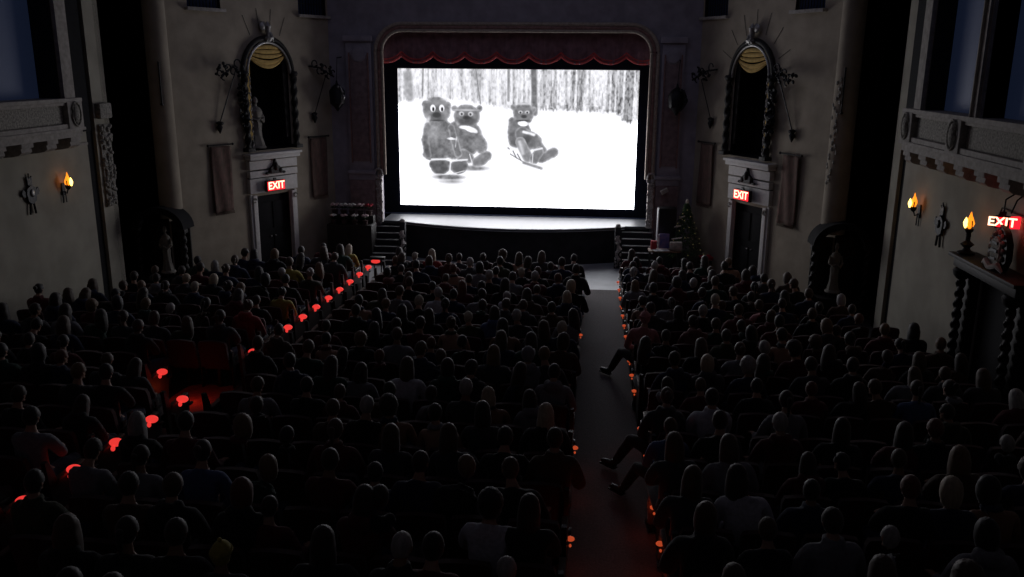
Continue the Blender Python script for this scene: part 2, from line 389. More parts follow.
    for i, (w0, z0) in enumerate(((.60, 2.60), (.60, 2.50), (.58, 2.38), (.50, 2.26))):
        if i == 0: continue
    q = MB()         # swag: five overlapping sagging folds
    for i in range(5):
        wid = (.50, .58, .63, .63, .60)[i]; zt = (2.70, 2.66, 2.60, 2.53, 2.48)[i]; sag = (-.06, .03, .10, .18, .24)[i]
        pts = []; n = 18
        rows_ = []
        for j in range(n + 1):
            u = -1 + 2*j/n; zc = zt - sag*(1 - u*u); hh = .055*(1 - .55*u*u)
            rows_.append([q.bm.verts.new((wid*u, -.02 - .05*(1-u*u) - .03*math.sin(PI*t_), zc + hh*(1 - 2*t_))) for t_ in (0, .25, .5, .75, 1)])
        for r0, r1 in zip(rows_, rows_[1:]):
            for t_ in range(4): q.bm.faces.new((r0[t_], r0[t_+1], r1[t_+1], r1[t_]))
    q.build('swag', M['yellow_cloth'], A)
    for sx in (-1, 1):
        q = MB()
        for i in range(4): q.tube([(sx*(.58 + .035*i), .02, 2.45), (sx*(.60 + .03*i), .04, 1.6), (sx*(.62 + .02*i), .03, .3)], [.02, .03, .026], 6)
        q.build('side_drape', M['yellow_cloth'] if (sx == -fx) else M['wood_dark'], A)
    # sunburst rods above the arch
    q = MB()
    for ang in ((22, 45, 68, 90, 112, 135, 158) if s > 0 else (60, 80, 100, 120)):
        r = math.radians(ang); q.tube([(1.02*math.cos(r), -.012, 2.15 + 1.05*math.sin(r)), (1.45*math.cos(r), -.012, 2.15 + 1.62*math.sin(r))], .006, 5)
    q.build('sunburst_rod', M['iron'], A)
    # statue in the niche
    def statue(parent, k=1.0):
        q = MB()
        q.lathe([(.14, 0), (.20, .02), (.19, .10), (.15, .25), (.14, .45), (.155, .60), (.13, .72), (.165, .88), (.19, .97), (.13, 1.06), (.055, 1.10), (.05, 1.15)], (0, 0, 0), 20, mod=lambda r, z, a: k*r*(1 + .09*math.sin(7*a + z*3)*(z < .9)) )
        q.ball((0, -.01, 1.25), (.075*k, .085*k, .11), 12)
        q.tube([(-.17*k, 0, .97), (-.22*k, -.05, .78), (-.10*k, -.17, .72), (0, -.2, .78)], [.055, .05, .04, .035], 8)
        q.tube([(.17*k, 0, .97), (.23*k, -.04, .78), (.12*k, -.17, .68), (.02, -.2, .76)], [.055, .05, .04, .035], 8)
        q.build('robed_figure', M['pale_stone'] , parent)
        q = MB(); q.lathe([(.24, -.06), (.26, -.03), (.22, .02)], (0, 0, 0), 16); q.build('plinth', M['pale_stone'], parent)
    if s < 0:
        T = wthing('statue', 'pale robed statue standing inside the left wall niche', 'statue', 3.08, 3.52, -.45); statue(T)
    # ---- tapestries
    for a, which in ((1.42, 'outer'), (4.92, 'inner')):
        t = wthing('wall_tapestry', 'narrow brown tapestry on the %s splayed wall, on the %s side of door' % (S, 'audience' if which == 'outer' else 'stage'), 'tapestry', a, 1.86, .05)
        q = MB(); n = 18
        fr = [[q.bm.verts.new((x, -.02 - .02*math.sin(x*16 + j*.2), z)) for x in [-.31 + .62*i/10 for i in range(11)]] for j, z in enumerate([.08 + 1.72*k/n for k in range(n+1)])]
        for r0, r1 in zip(fr, fr[1:]):
            for i in range(10): q.bm.faces.new((r0[i], r0[i+1], r1[i+1], r1[i]))
        cl = q.build('cloth', M['tapestry'], t); so = cl.modifiers.new('thick', 'SOLIDIFY'); so.thickness = .015
        q = MB(); q.tube([(-.38, -.03, 1.84), (.38, -.03, 1.84)], .022, 8); q.ball((-.39, -.03, 1.84), .035, 8); q.ball((.39, -.03, 1.84), .035, 8); q.build('rod', M['wood_dark'], t)
        q = MB()
        for i in range(24): q.tube([(-.30 + .026*i, -.02, .08), (-.30 + .026*i, -.03, .0)], .007, 4)
        q.build('tassel_fringe', M['tapestry'], t)
    # ---- wrought iron brackets with slanting spears
    for a, tx, ln in ((1.75, -1, 'outer'), (5.0, 1, 'inner')):
        t = wthing('iron_bracket', 'black wrought iron scroll bracket with slanted spear on %s side of the %s niche' % ('audience' if ln == 'outer' else 'stage', S), 'bracket', a, 5.55)
        q = MB(); d = fx*tx*(-1)
        ox = -fx if ln == 'outer' else fx
        k = 1.0 if ln == 'outer' else .75
        q.tube([(-ox*.38*k, -.02, .16), (-ox*.1*k, -.22, .12), (ox*.15*k, -.3, .0), (ox*.42*k, -.42, -.14)], .026, 6)
        for (cx_, cz_, r_) in ((-.30, .22, .10), (-.12, .03, .09), (.08, .10, .09), (.26, -.12, .08), (.42, -.02, .07)):
            q.tube([(ox*k*(cx_) + r_*math.cos(u), -.2 - .25*(cx_+.3), cz_ + r_*math.sin(u)) for u in [i*PI/6 for i in range(10)]], .019, 6)
        for i in range(16):
            q.ball((ox*k*(-.36 + .85*rr.random()), -.2 - .2*rr.random(), .14 - .3*rr.random() + .1*rr.random()), (.045, .03, .055), 6, Euler((rr.random()*3, rr.random()*3, 0)))
        q.build('scroll_arm', M['iron'], t)
        q = MB(); x1 = ox*(.30 if ln == 'outer' else .12)*1.0
        q.tube([(-ox*.26, -.20, .10), (ox*.30, -.05, -1.35)], .016, 6) if ln == 'outer' else q.tube([(ox*.2, -.2, -.1), (-ox*.18, -.05, -1.25)], .012, 6)
        ex = ox*.30 if ln == 'outer' else -ox*.18; ez = -1.4 if ln == 'outer' else -1.3
        q.build('spear', M['iron'], t)
        q = MB(); q.lathe([(.01, -.16), (.05, -.08), (.08, .0), (.05, .06), (.09, .12), (.03, .16)], (ex, -.07, ez), 10); q.ball((ex - ox*.04, -.08, ez + .1), (.09, .05, .05), 8)
        q.build('wall_cup', M['iron'], t)
    # ---- engaged column, shrine and statue at the alcove mouth
    C = thing('engaged_column', 'tall plain plaster column rising above the %s shrine canopy' % S, 'column', (hx(s*8.10), 20.72, 2.0))
    q = MB(); q.lathe([(.28, 0), (.275, .2), (.265, 3.0), (.25, 7.0)], (0, 0, 0), 32); q.build('shaft', M['plaster'], C)
    q = MB(); q.box((-s*.14, -.26, 3.3), (.03, .03, 1.0)); q.box((-s*.14, -.26, 2.8), (.06, .06, .05)); q.build('bracket_rod', M['iron'], C)
    if s > 0:
        q = MB(); r2 = random.Random(3)
        for i in range(34):
            z = 1.2 + 2.4*i/34; an = r2.uniform(PI*1.0, PI*1.3); q.ball((.27*math.cos(an), .27*math.sin(an), z), (.02, .04, .05), 6)
        q.build('climbing_vine', M['stone_carved'], C)
    H = thing('shrine_canopy', 'dark arched shrine with twisted column below the %s engaged column' % S, 'shrine', (hx(s*8.22), 20.55, 0))
    q = MB(); n = 16
    poly = [(.66*math.cos(PI*i/n), 1.78 + .55*math.sin(PI*i/n)) for i in range(n+1)] + [(-.52, 1.78)] + [(-.50*math.cos(PI*i/n), 1.78 + .40*math.sin(PI*i/n)) for i in range(1, n)] + [(.52, 1.78)]
    q.prism(poly, -.38, .22); q.build('canopy', M['black_void'], H)
    for sx in (-1, 1):
        q = MB(); q.twist((sx*.59, -.30, 0), .55, 1.72, .07, 5.0); q.box((sx*.59, -.30, .5), (.22, .22, .14), None, .01); q.box((sx*.59, -.30, 1.75), (.20, .2, .10), None, .01); q.build('twisted_column', M['wood_dark'], H)
    q = MB(); q.box((0, -.1, .26), (1.25, .5, .52), None, .02); q.build('base', M['wood_dark'], H)
    q = MB(); q.box((0, .2, 1.2), (1.1, .05, 1.4)); q.build('back_panel', M['wood_dark'], H)
    T = thing('statue', 'small pale robed statue standing under the %s shrine canopy' % S, 'statue', (hx(s*8.15), 20.38, .70)); 
    statue(T, .9)
    T.scale = (.72, .72, .84)
    # ---- carved strip and wall sconce, iron ornament
    if s < 0:
        K = thing('carved_pilaster_strip', 'carved leafy plaster strip on wall end beside the %s alcove' % S, 'carving', (hx(s*8.85), 19.3, 2.7))
        q = MB(); r2 = random.Random(11)
        q.box((-s*.02, 0, .75), (.05, .44, 1.9), None, .01)
        for i in range(90): q.ball((-s*.06, r2.uniform(-.2, .2), r2.uniform(-.15, 1.65)), (.045, .05, .06), 6, Euler((r2.random()*3, 0, 0)))
        q.box((-s*.06, 0, 2.0), (.14, .5, .35), None, .04)
        q.build('carving', M['stone_carved'], K)
    RW = PI/2 if s < 0 else -PI/2
    def sconce(y, z, label):
        t = thing('wall_sconce', label, 'wall light', (hx(s*8.85), y, z), RW, 'amber flame sconces')
        q = MB(); q.box((0, -.015, -.05), (.09, .03, .26), None, .01); q.tube([(0, -.02, -.1), (0, -.10, -.14), (0, -.14, -.02)], .014, 8)
        q.tube([(-.05, -.03, -.1), (-.06, -.03, -.34)], .012, 6); q.tube([(.05, -.03, -.1), (.06, -.03, -.34)], .012, 6); q.build('backplate', M['iron'], t)
        q = MB(); q.lathe([(.02, -.06), (.05, -.03), (.065, .03), (.05, .035)], (0, -.14, 0), 12); q.tube([(0.06, -.16, .0), (.075, -.16, .14)], .012, 6); q.tube([(-.06, -.16, .0), (-.075, -.16, .14)], .012, 6); q.build('cup', M['iron'], t)
        q = MB(); q.lathe([(.012, .02), (.05, .06), (.062, .11), (.045, .17), (.02, .24), (.004, .31)], (0, -.14, 0), 14, mod=lambda r, z, a: r*(1 + .18*math.sin(3*a + z*20))); q.build('flame_shade', M['flame'], t)
        q = MB(); q.lathe([(.01, .0), (.03, .05), (.038, .09), (.02, .14), (.003, .18)], (.0, -.215, .02), 12); q.build('flame_bulb', M['flame_core'], t)
        ld = bpy.data.lights.new('sconce_light', 'POINT'); ld.energy = .22; ld.color = (1, .42, .08); ld.shadow_soft_size = .06
        lo = bpy.data.objects.new('sconce_light', ld); COL.objects.link(lo); lo.parent = t; lo.location = (0, -.30, .16)
    sconce(17.48 if s < 0 else 17.5, 3.2 if s < 0 else 3.12, 'amber flame sconce on %s wall nearest the stage' % S)
    O = thing('iron_wall_ornament', 'black iron shield ornament on the %s side wall beside the flame sconce' % S, 'ornament', (hx(s*8.85), 16.36, 3.22 if s < 0 else 3.02), RW)
    q = MB(); q.prism([(-.13, .10), (0, .17), (.13, .10), (.16, 0), (.12, -.16), (0, -.22), (-.12, -.16), (-.16, 0)], -.07, -.02)
    q.prism([(-.06, .15), (-.08, .34), (-.02, .29), (0, .40), (.02, .29), (.08, .34), (.06, .15)], -.05, -.02)
    for sx in (-1, 1):
        q.prism([(sx*.12, .02), (sx*.24, .10), (sx*.28, .02), (sx*.24, -.05), (sx*.13, -.06)], -.05, -.02)
        q.tube([(sx*.05, -.04, -.18), (sx*.09, -.04, -.42)], .022, 6)
    q.build('shield', M['iron'], O)
    q = MB(); q.ball((0, -.08, 0), (.06, .025, .08), 12); q.build('boss', M['pewter'] if s < 0 else M['iron'], O)

# ------------------------------------------------------------------ exit signs
def exit_sign(loc, rz, label, w=.66, hgt=.30, depth=.10, second=True):
    t = thing('exit_sign', label, 'exit sign', loc, rz, 'red exit signs')
    q = MB(); q.box((0, 0, 0), (w, depth, hgt), None, .012); q.box((0, .0, hgt/2 + .03), (.08, .05, .06)); q.build('housing', M['plastic_black'], t)
    q = MB(); q.box((0, -depth/2 - .004, 0), (w - .05, .01, hgt - .05), None, .003); q.build('red_face', M['exit_red'], t)
    cu = bpy.data.curves.new('exit_text', 'FONT'); cu.body = 'EXIT'; cu.size = hgt*.95; cu.align_x = 'CENTER'; cu.align_y = 'CENTER'; cu.extrude = .002; cu.offset = .004
    tmp = bpy.data.objects.new('exit_text', cu); COL.objects.link(tmp); bpy.context.view_layer.update()
    me = bpy.data.meshes.new_from_object(tmp.evaluated_get(bpy.context.evaluated_depsgraph_get())); bpy.data.objects.remove(tmp)
    me.materials.clear(); me.materials.append(M['exit_letters'])
    o = bpy.data.objects.new('exit_lettering', me); COL.objects.link(o); o.parent = t; o.location = (0, -depth/2 - .012, 0); o.rotation_euler = (PI/2, 0, 0)
    ld = bpy.data.lights.new('exit_glow', 'POINT'); ld.energy = .30; ld.color = (1, .03, .03); ld.shadow_soft_size = .1
    lo = bpy.data.objects.new('exit_glow', ld); COL.objects.link(lo); lo.parent = t; lo.location = (0, -.28, -.05)
    return t
for s in (-1, 1):
    RZ = math.radians(61.5)*(-s); c, si = math.cos(RZ), math.sin(RZ); a = (3.03 if s < 0 else -2.96); d = -.24
    exit_sign((hx(s*8.05) + a*c - d*si, 20.9 + a*si + d*c, 2.48), RZ, 'red lit EXIT sign above the dark door under the %s niche' % SN[s])

# ------------------------------------------------------------------ portal on the right side wall
P = thing('side_portal', 'dark wooden portal with twisted columns on right side wall', 'doorway', (6.5, 13.7, 0), -PI/2)
# local x -> world -Y ... (rz = -90: local x = -Y, local -y = -X)
zf = floor_z(13.7)
for lx in (-.86, .92):
    q = MB(); q.twist((lx, -.30, 0), zf + .3, 2.45, .062, 10.0, steps=120); q.box((lx, -.30, zf + .15), (.28, .28, .34), None, .02); q.lathe([(.08, 2.42), (.13, 2.48), (.15, 2.56), (.12, 2.6)], (lx, -.30, 0), 12)
    q.build('twisted_column', M['wood_dark'], P)
    q = MB(); q.box((lx, -.10, 1.3), (.24, .20, 2.6), None, .015); q.build('post', M['wood_dark'], P)
q = MB(); q.box((.03, -.19, 2.68), (2.2, .38, .16), None, .02); q.box((.03, -.22, 2.79), (2.35, .46, .06), None, .012); q.build('lintel', M['wood_dark'], P)
q = MB(); q.box((-.70, -.03, 1.3), (.03, .05, 2.5)); q.build('inner_edge', M['stone'], P)
q = MB(); q.box((.03, -.01, 1.3), (1.6, .03, 2.55)); q.build('dark_opening', M['black_void'], P)  # black sheet put in for the shade inside the doorway
CR = thing('carved_crest', 'grey carved coat of arms standing on right portal lintel', 'carving', (6.30, 13.56, 2.83), -PI/2)
q = MB(); q.prism([(-.20, 0), (-.30, .18), (-.28, .42), (-.16, .58), (0, .68), (.16, .58), (.28, .42), (.30, .18), (.20, 0)], -.06, .04); q.build('backing', M['iron'], CR)
q = MB(); q.prism([(-.13, .12), (-.15, .42), (0, .50), (.15, .42), (.13, .12), (0, .02)], -.10, -.05)
for i in range(14):
    an = i*2*PI/14; q.ball((.21*math.cos(an), -.08, .30 + .27*math.sin(an)), (.035, .03, .045), 6)
q.build('shield', M['stone_carved'], CR)
q = MB(); q.box((0, -.11, .40), (.16, .02, .04)); q.box((0, -.11, .28), (.20, .02, .05)); q.box((0, -.11, .16), (.14, .02, .04)); q.build('dark_bars', M['iron'], CR)
q = MB(); q.tube([(-.34, -.10, .02), (-.2, -.12, .08), (0, -.13, .0), (.2, -.12, .08), (.34, -.10, .0)], [.02, .05, .06, .05, .02], 8); q.build('scroll', M['stone'], CR)
CN = thing('torch_candelabrum', 'black turned torch stand with amber flame on right portal corner', 'wall light', (6.24, 14.62, 2.83), -PI/2)
q = MB(); q.lathe([(.13, 0), (.14, .03), (.07, .06), (.05, .10), (.11, .16), (.04, .22), (.035, .34), (.06, .38), (.07, .42)], (0, 0, 0), 16)
for sx in (-1, 1): q.tube([(sx*.05, 0, .36), (sx*.085, 0, .30), (sx*.085, 0, .50), (sx*.07, 0, .56)], .010, 6)
q.build('stem', M['iron'], CN)
q = MB(); q.lathe([(.012, .42), (.05, .46), (.062, .51), (.045, .57), (.02, .64), (.004, .70)], (0, 0, 0), 14, mod=lambda r, z, a: r*(1 + .18*math.sin(3*a + z*20))); q.build('flame_shade', M['flame'], CN)
q = MB(); q.lathe([(.01, .43), (.03, .48), (.038, .52), (.02, .57), (.003, .61)], (.0, -.07, 0), 12); q.build('flame_bulb', M['flame_core'], CN)
ld = bpy.data.lights.new('sconce_light', 'POINT'); ld.energy = .22; ld.color = (1, .42, .08); ld.shadow_soft_size = .06
lo = bpy.data.objects.new('sconce_light', ld); COL.objects.link(lo); lo.parent = CN; lo.location = (0, -.2, .55)
# exit sign over the portal, two faces on a bracket
E3 = exit_sign((6.27, 13.60, 3.54), math.radians(-30), 'red lit EXIT sign on bracket above portal on right wall', .20, .20, .05)
q = MB(); q.box((.175, .05, 0), (.16, .07, .18), Euler((0, 0, .6))); q.build('side_face', M['exit_red'], E3)
q = MB(); q.tube([(0, 0, .14), (0, .05, .34), (.2, .2, .5)], .012, 6); q.tube([(.1, 0, .14), (.15, .05, .34), (.3, .2, .5)], .012, 6); q.build('hanger', M['iron'], E3)
CO = MB(); CO.tube([(6.47, 14.15, 2.8), (6.47, 14.2, 3.5), (6.47, 14.1, 3.68), (6.47, 13.3, 3.66)], .015, 6)
tag(CO.build('electrical_conduit', M['iron']), 'thin dark conduit bent over the portal exit sign on right wall', 'conduit')

# ------------------------------------------------------------------ proscenium and stage
YP = 25.8
XL, XR = -6.14, 1.65; ZT = 6.72
def round_open(x0, x1, zt, r, z0, n=10):
    pts = [(x0, z0)]
    for i in range(n + 1):
        a = PI - PI/2*i/n; pts.append((x0 + r + r*math.cos(a), zt - r + r*math.sin(a)))
    for i in range(n + 1):
        a = PI/2 - PI/2*i/n; pts.append((x1 - r + r*math.cos(a), zt - r + r*math.sin(a)))
    pts.append((x1, z0)); return pts
op = round_open(XL - .2, XR + .2, ZT + .18, .75, -.2)
q = MB(); bmv = q.bm
prev = None
# wall face around the opening
for (p, r) in zip(op, op[1:]):
    q.quad((p[0], YP, p[1]), (r[0], YP, r[1]), (r[0], YP, 9.0), (p[0], YP, 9.0)) if abs(p[0]-r[0]) > 1e-6 else None
    q.quad((p[0], YP, p[1]), (r[0], YP, r[1]), (r[0], YP + .5, r[1]), (p[0], YP + .5, p[1]))
q.quad((hx(-5.9), YP, -.2), (XL - .2, YP, -.2), (XL - .2, YP, 9), (hx(-5.9), YP, 9))
q.quad((XR + .2, YP, -.2), (hx(5.9), YP, -.2), (hx(5.9), YP, 9), (XR + .2, YP, 9))
struct(q.build('wall_stage', M['plaster_dark'], ang=30))
b = MB(); b.bx(hx(-12), hx(12), 30.6, 30.8, -.2, 9); b.bx(hx(-6), hx(-5.9), 26, 30.8, -.2, 9); b.bx(hx(5.9), hx(6), 26, 30.8, -.2, 9)
struct(b.build('wall_stage_back', M['black_void']))
G = thing('proscenium_frame', 'dull gilt rounded moulding framing the stage opening', 'frame', (HC, YP, 1.1))
def frame_tube(off, y, rad, m, nm, z0):
    pts = round_open(XL - off, XR + off, ZT + off, .60 + off, z0, 14)
    pts = [(p[0] - HC, y, p[1] - 1.1) for p in pts]
    bq = MB(); bq.tube(pts, rad, 8); return bq.build(nm, m, G)
frame_tube(.20, -.05, .055, M['gilt'], 'outer_moulding', 2.55)
frame_tube(.10, -.02, .06, M['gilt_red'], 'middle_moulding', 2.55)
frame_tube(.01, -.05, .045, M['gilt'], 'inner_moulding', 2.55)
for x in (XL - .20, XR + .16):
    q = MB(); xx = x - HC
    q.box((xx, -.03, .72), (.17, .12, 1.46), None, .02)
    r2 = random.Random(4)
    for i in range(34): q.ball((xx + r2.uniform(-.08, .08), -.10, .05 + 1.3*i/34), (.05, .035, .05), 6)
    q.build('carved_foot', M['white_carve'], G)
    q = MB(); q.box((xx + (-.11 if x < 0 else .11), -.02, .72), (.05, .10, 1.46)); q.build('red_side_strip', M['gilt_red'], G)
    q = MB(); q.tube([(xx + .11*math.cos(t), -.12, 1.48 + .15*math.sin(t)) for t in [i*PI/8 for i in range(17)]], .035, 8); q.ball((xx + .05, -.13, 1.40), (.07, .05, .08), 8); q.build('carved_ring', M['white_carve'], G)
# pilasters on both sides of the opening
for x0, x1, nm in ((-7.22, -6.46, 'left'), (1.96, 2.60, 'right')):
    Pq = thing('panelled_pilaster', 'brown panelled pilaster at the %s of the stage opening' % nm, 'pilaster', ((x0+x1)/2, YP, 0)); w = x1 - x0
    q = MB(); q.box((0, -.05, 4.6), (w, .10, 3.9), None, .01); q.build('shaft', M['plaster_dark'], Pq)
    q = MB(); q.box((0, -.11, 4.5), (w*.66, .03, 3.1), None, .01); q.build('inset_panel', M['panel_brown'], Pq)
    for sx in (-1, 1):
        q = MB(); q.box((sx*w*.37, -.12, 4.5), (.035, .05, 3.2)); q.build('panel_bead', M['gilt_red'], Pq)
    q = MB(); q.box((0, -.10, 2.62), (w + .10, .22, .10), None, .02); q.box((0, -.08, 2.48), (w + .04, .16, .20), None, .02); q.build('base_moulding', M['plaster_dark'], Pq)
    q = MB(); q.box((0, -.10, 6.5), (w+.1, .2, .16), None, .02); q.build('top_moulding', M['plaster_dark'], Pq)
    q = MB(); q.box((0, -.07, 1.2), (w, .14, 2.4), None, .01); q.box((0, -.15, 1.3), (w*.7, .03, 1.7), None, .01); q.build('pedestal', M['panel_brown'], Pq)
    q = MB(); q.lathe([(.02, -.02), (.2, -.01), (.24, .02), (.16, .05), (.18, .08), (.05, .1)], (0, 0, 0), 16); o = q.build('rosette', M['plaster_dark'], Pq); o.location = (0, -.1, 6.05); o.rotation_euler = (PI/2, 0, 0)
for xq, nm, mm, yq in ((-7.42, 'left', 'pewter', 25.35), (2.40, 'right', 'iron', 25.4)):
    t = thing('hanging_lantern', 'ornate dark hanging lantern beside the %s edge of the proscenium' % nm, 'lantern', (xq, yq, 4.85))
    q = MB(); q.lathe([(.02, -.42), (.10, -.30), (.22, -.2), (.24, .15), (.15, .28), (.04, .36), (.02, .46)], (0, 0, 0), 8); q.build('cage', M['iron'], t)
    q = MB(); q.tube([(.16, -.2, .30), (.23, -.2, .12), (.25, -.2, -.02), (.20, -.2, -.14), (.10, -.2, -.30)], [.015, .03, .045, .03, .012], 6); q.ball((.10, -.2, .28), .045, 8); q.ball((.25, -.22, 0), (.04, .03, .07), 8); q.build('scroll_ornament', M[mm], t)  # left scroll in pale metal, a glint put into its colour
    q = MB(); q.tube([(0, 0, .44), (.04, 0, 1.1)], .01, 5); q.build('chain', M['iron'], t)
    q = MB(); q.tube([(.04, 0, 1.1), (.04, .45, 1.12)], .018, 6); q.build('wall_arm', M['iron'], t)
# stage platform with bowed front
q = MB(); n = 32; R = []
for i in range(n + 1):
    u = -1 + 2*i/n; x = -2.25 + 3.35*u
    R.append((x, 24.98 + .82*u*u if abs(u) < 1 else 25.8))
edge = [(-6.32, 26.6), (-6.32, 25.86), (-5.62, 25.84)] + R + [(1.12, 25.84), (1.84, 25.86), (1.84, 26.6)]
top = [q.bm.verts.new((p[0], p[1], 1.12)) for p in edge]; bot = [q.bm.verts.new((p[0], p[1] + .02, 1.02)) for p in edge]
q.bm.faces.new(top)
for i in range(len(edge) - 1): q.bm.faces.new((top[i], top[i+1], bot[i+1], bot[i]))
st = struct(q.build('stage_floor_apron', M['stage_floor'], ang=30))
q = MB(); q.bx(-6.32, 1.84, 26.58, 30.5, 1.0, 1.12); struct(q.build('stage_floor', M['stage_floor']))
q = MB()
fr = [(p[0], p[1] + .10) for p in edge[1:-1]]
for a, c in zip(fr, fr[1:]): q.quad((a[0], a[1], -.05), (c[0], c[1], -.05), (c[0], c[1], 1.03), (a[0], a[1], 1.03))
struct(q.build('wall_stage_front', M['stage_face'], ang=30))
q = MB(); q.tube([(p[0], p[1] - .012, 1.10) for p in R], .018, 6); q.tube([(p[0], p[1] - .012, 1.04) for p in R], .010, 6)
tag(struct(q.build('trim_40', M['edge_trim'])))
# steps at both ends of the stage
for x0, x1, nm in ((-6.62, -5.68, 'left'), (1.02, 1.92, 'right')):
    t = thing('stage_steps', 'short black staircase climbing to the %s end of the stage' % nm, 'stairs', ((x0+x1)/2, 25.9, 0)); w = x1 - x0
    for k in range(6):
        q = MB(); q.bx(-w/2, w/2, -1.32 + .22*k, -.0, .163*k, .163*(k+1) - .001); o = q.build('step', M['stage_face'], t)
        q = MB(); q.bx(-w/2, w/2, -1.33 + .22*k, -1.305 + .22*k, .163*(k+1) - .018, .163*(k+1) + .003); q.build('nosing', M['edge_trim'], o)
    # carved newel at the inner side
    xn = w/2 + .18 if nm == 'left' else -w/2 - .14
    N_ = thing('carved_newel_post', 'pale carved scroll newel beside the %s stage steps' % nm, 'newel post', ((x0+x1)/2 + xn, 25.05, 0))
    q = MB(); q.box((0, 0, .62), (.17, .2, 1.24), None, .02); q.build('post', M['stage_face'], N_)
    q = MB(); r2 = random.Random(8)
    q.tube([(.0, -.12, .1), (.05, -.14, .3), (-.03, -.13, .45), (.06, -.16, .62), (.0, -.14, .78), (.02, -.1, 1.0)], [.03, .06, .04, .08, .05, .04], 8); q.ball((0, -.02, 1.27), (.08, .09, .07), 10)
    for i in range(16): q.ball((r2.uniform(-.07, .09), -.13, .1 + .9*i/16), (.035, .03, .05), 6)
    q.build('scroll_carving', M['white_carve'], N_)
# valance with nine scallops
V = thing('valance_curtain', 'dark red scalloped velvet valance across top of the stage opening', 'curtain', (HC, 26.15, 6.0))
q = MB(); NX = 270; NZ = 14; x0, x1 = XL - .15, XR + .15; per = .945
ph = .945 - ((-5.65 + .0) - x0) % .945
def hem(x):
    u = ((x - x0 + ph) / per) % 1.0; return .20*(1 - abs(2*u - 1)**2.2)
grid = []
for i in range(NX + 1):
    x = x0 + (x1 - x0)*i/NX; hb = hem(x); u = ((x - x0 + ph)/per) % 1.0
    colv = []
    for j in range(NZ + 1):
        t = j/NZ; z = 6.9 - t*(6.9 - 6.02 + hb)
        y = 26.15 - .05*math.sin(2*PI*u*1.0 - PI/2)*t - .02*math.sin(2*PI*x/.14)*(.4 + .6*t) - .03*math.sin(PI*t*6 + abs(u-.5)*8)*t
        colv.append(q.bm.verts.new((x - HC, y - 26.15, z - 6.0)))
    grid.append(colv)
for A_, B_ in zip(grid, grid[1:]):
    for j in range(NZ): q.bm.faces.new((A_[j], B_[j], B_[j+1], A_[j+1]))
o = q.build('drape', M['velvet'], V, ang=80); so = o.modifiers.new('thick', 'SOLIDIFY'); so.thickness = .02
q = MB()
pts = []
for i in range(NX + 1):
    x = x0 + (x1-x0)*i/NX; pts.append((x - HC, -.045, 6.04 - hem(x) - 6.0))
q.tube(pts, .04, 6); q.build('fringe', M['fringe'], V)
q = MB(); q.tube([(p[0], -.05 + .02*math.sin(p[0]*9), p[2] + .11 - .25*(p[2] - .04)*-.5) for p in pts], .022, 6); q.build('upper_fold', M['fringe'], V)  # second band in the same lit red, grading up from the hem
# black masking and the screen
K = thing('screen_masking', 'black cloth masking border around the cinema screen', 'masking', (HC, 27.5, 1.12))
SX0, SX1, SZ0, SZ1 = -6.055, 1.43, 1.385, 5.655; YS = 27.4
q = MB(); q.bx(-6.9 - HC, SX0 - HC, -.12, .10, 0, 5.9); q.build('side_masking', M['black_cloth'], K)
q = MB(); q.bx(SX1 - HC, 2.4 - HC, -.12, .10, 0, 5.9); q.build('side_masking', M['black_cloth'], K)
q = MB(); q.bx(SX0 - HC, SX1 - HC, -.12, .10, SZ1 - 1.12, 5.9); q.build('top_masking', M['black_cloth'], K)
q = MB(); q.bx(SX0 - .8 - HC, SX1 + .8 - HC, -.38, -.13, 0, .012); q.bx(SX0 - HC, SX1 - HC, -.14, .10, 0, SZ0 - 1.12); q.build('bottom_masking', M['black_cloth'], K)

# the projected picture: a black and white film of three furry bears on sleds in the snow
PW, PH, Q = 241.0, 137.0, 2
W_, H_ = int(PW*Q), int(PH*Q)
uu, vv = np.meshgrid((np.arange(W_) + .5)/Q, (np.arange(H_) + .5)/Q)
rs = np.random.RandomState(3)
def fnoise(sx, sy, oct_=3):
    out = np.zeros((H_, W_)); amp = 1.0; tot = 0
    for o_ in range(oct_):
        gx, gy = int(PW/sx*2**o_) + 3, int(PH/sy*2**o_) + 3
        g = rs.rand(gy, gx); X_ = uu/sx*2**o_; Y_ = vv/sy*2**o_
        xi = np.clip(X_.astype(int), 0, gx - 2); yi = np.clip(Y_.astype(int), 0, gy - 2); fx_ = X_ - xi; fy_ = Y_ - yi
        fx_ = fx_*fx_*(3 - 2*fx_); fy_ = fy_*fy_*(3 - 2*fy_)
        out += amp*((g[yi, xi]*(1-fx_) + g[yi, xi+1]*fx_)*(1-fy_) + (g[yi+1, xi]*(1-fx_) + g[yi+1, xi+1]*fx_)*fy_); tot += amp; amp *= .55
    return out/tot
pic = np.full((H_, W_), 250.0)
ground = np.interp(uu[0], [0, 12, 60, 110, 150, 200, 222, 230, 241], [33, 31, 30, 38, 40, 41, 44, 52, 50]) 
streak = fnoise(2.6, 50, 2); fine = fnoise(1.5, 3, 2); big = fnoise(24, 30, 2)
dark = np.interp(uu[0], [0, 30, 80, 110, 140, 200, 241], [125, 115, 105, 120, 150, 165, 160])[None, :]
tree = 246 - .42*dark*np.clip((streak - .38)*3.0, 0, 1.1)*(.6 + .8*big) - .75*dark*np.clip(fine - .36, 0, 1)*(.4 + 1.2*streak) 
edge_ = np.clip((ground[None, :] + 5*(fine - .5) - vv)/3.0, 0, 1)
under = np.clip(1 - np.abs(vv - ground[None, :] + 4)/7.0, 0, 1)*np.clip((uu - 120)/40, 0, 1)*(fnoise(3, 3, 2) > .5)*40
pic = pic*(1 - edge_) + (tree - under)*edge_
def soft(d, w=.7): return np.clip(.5 - d/w, 0, 1)
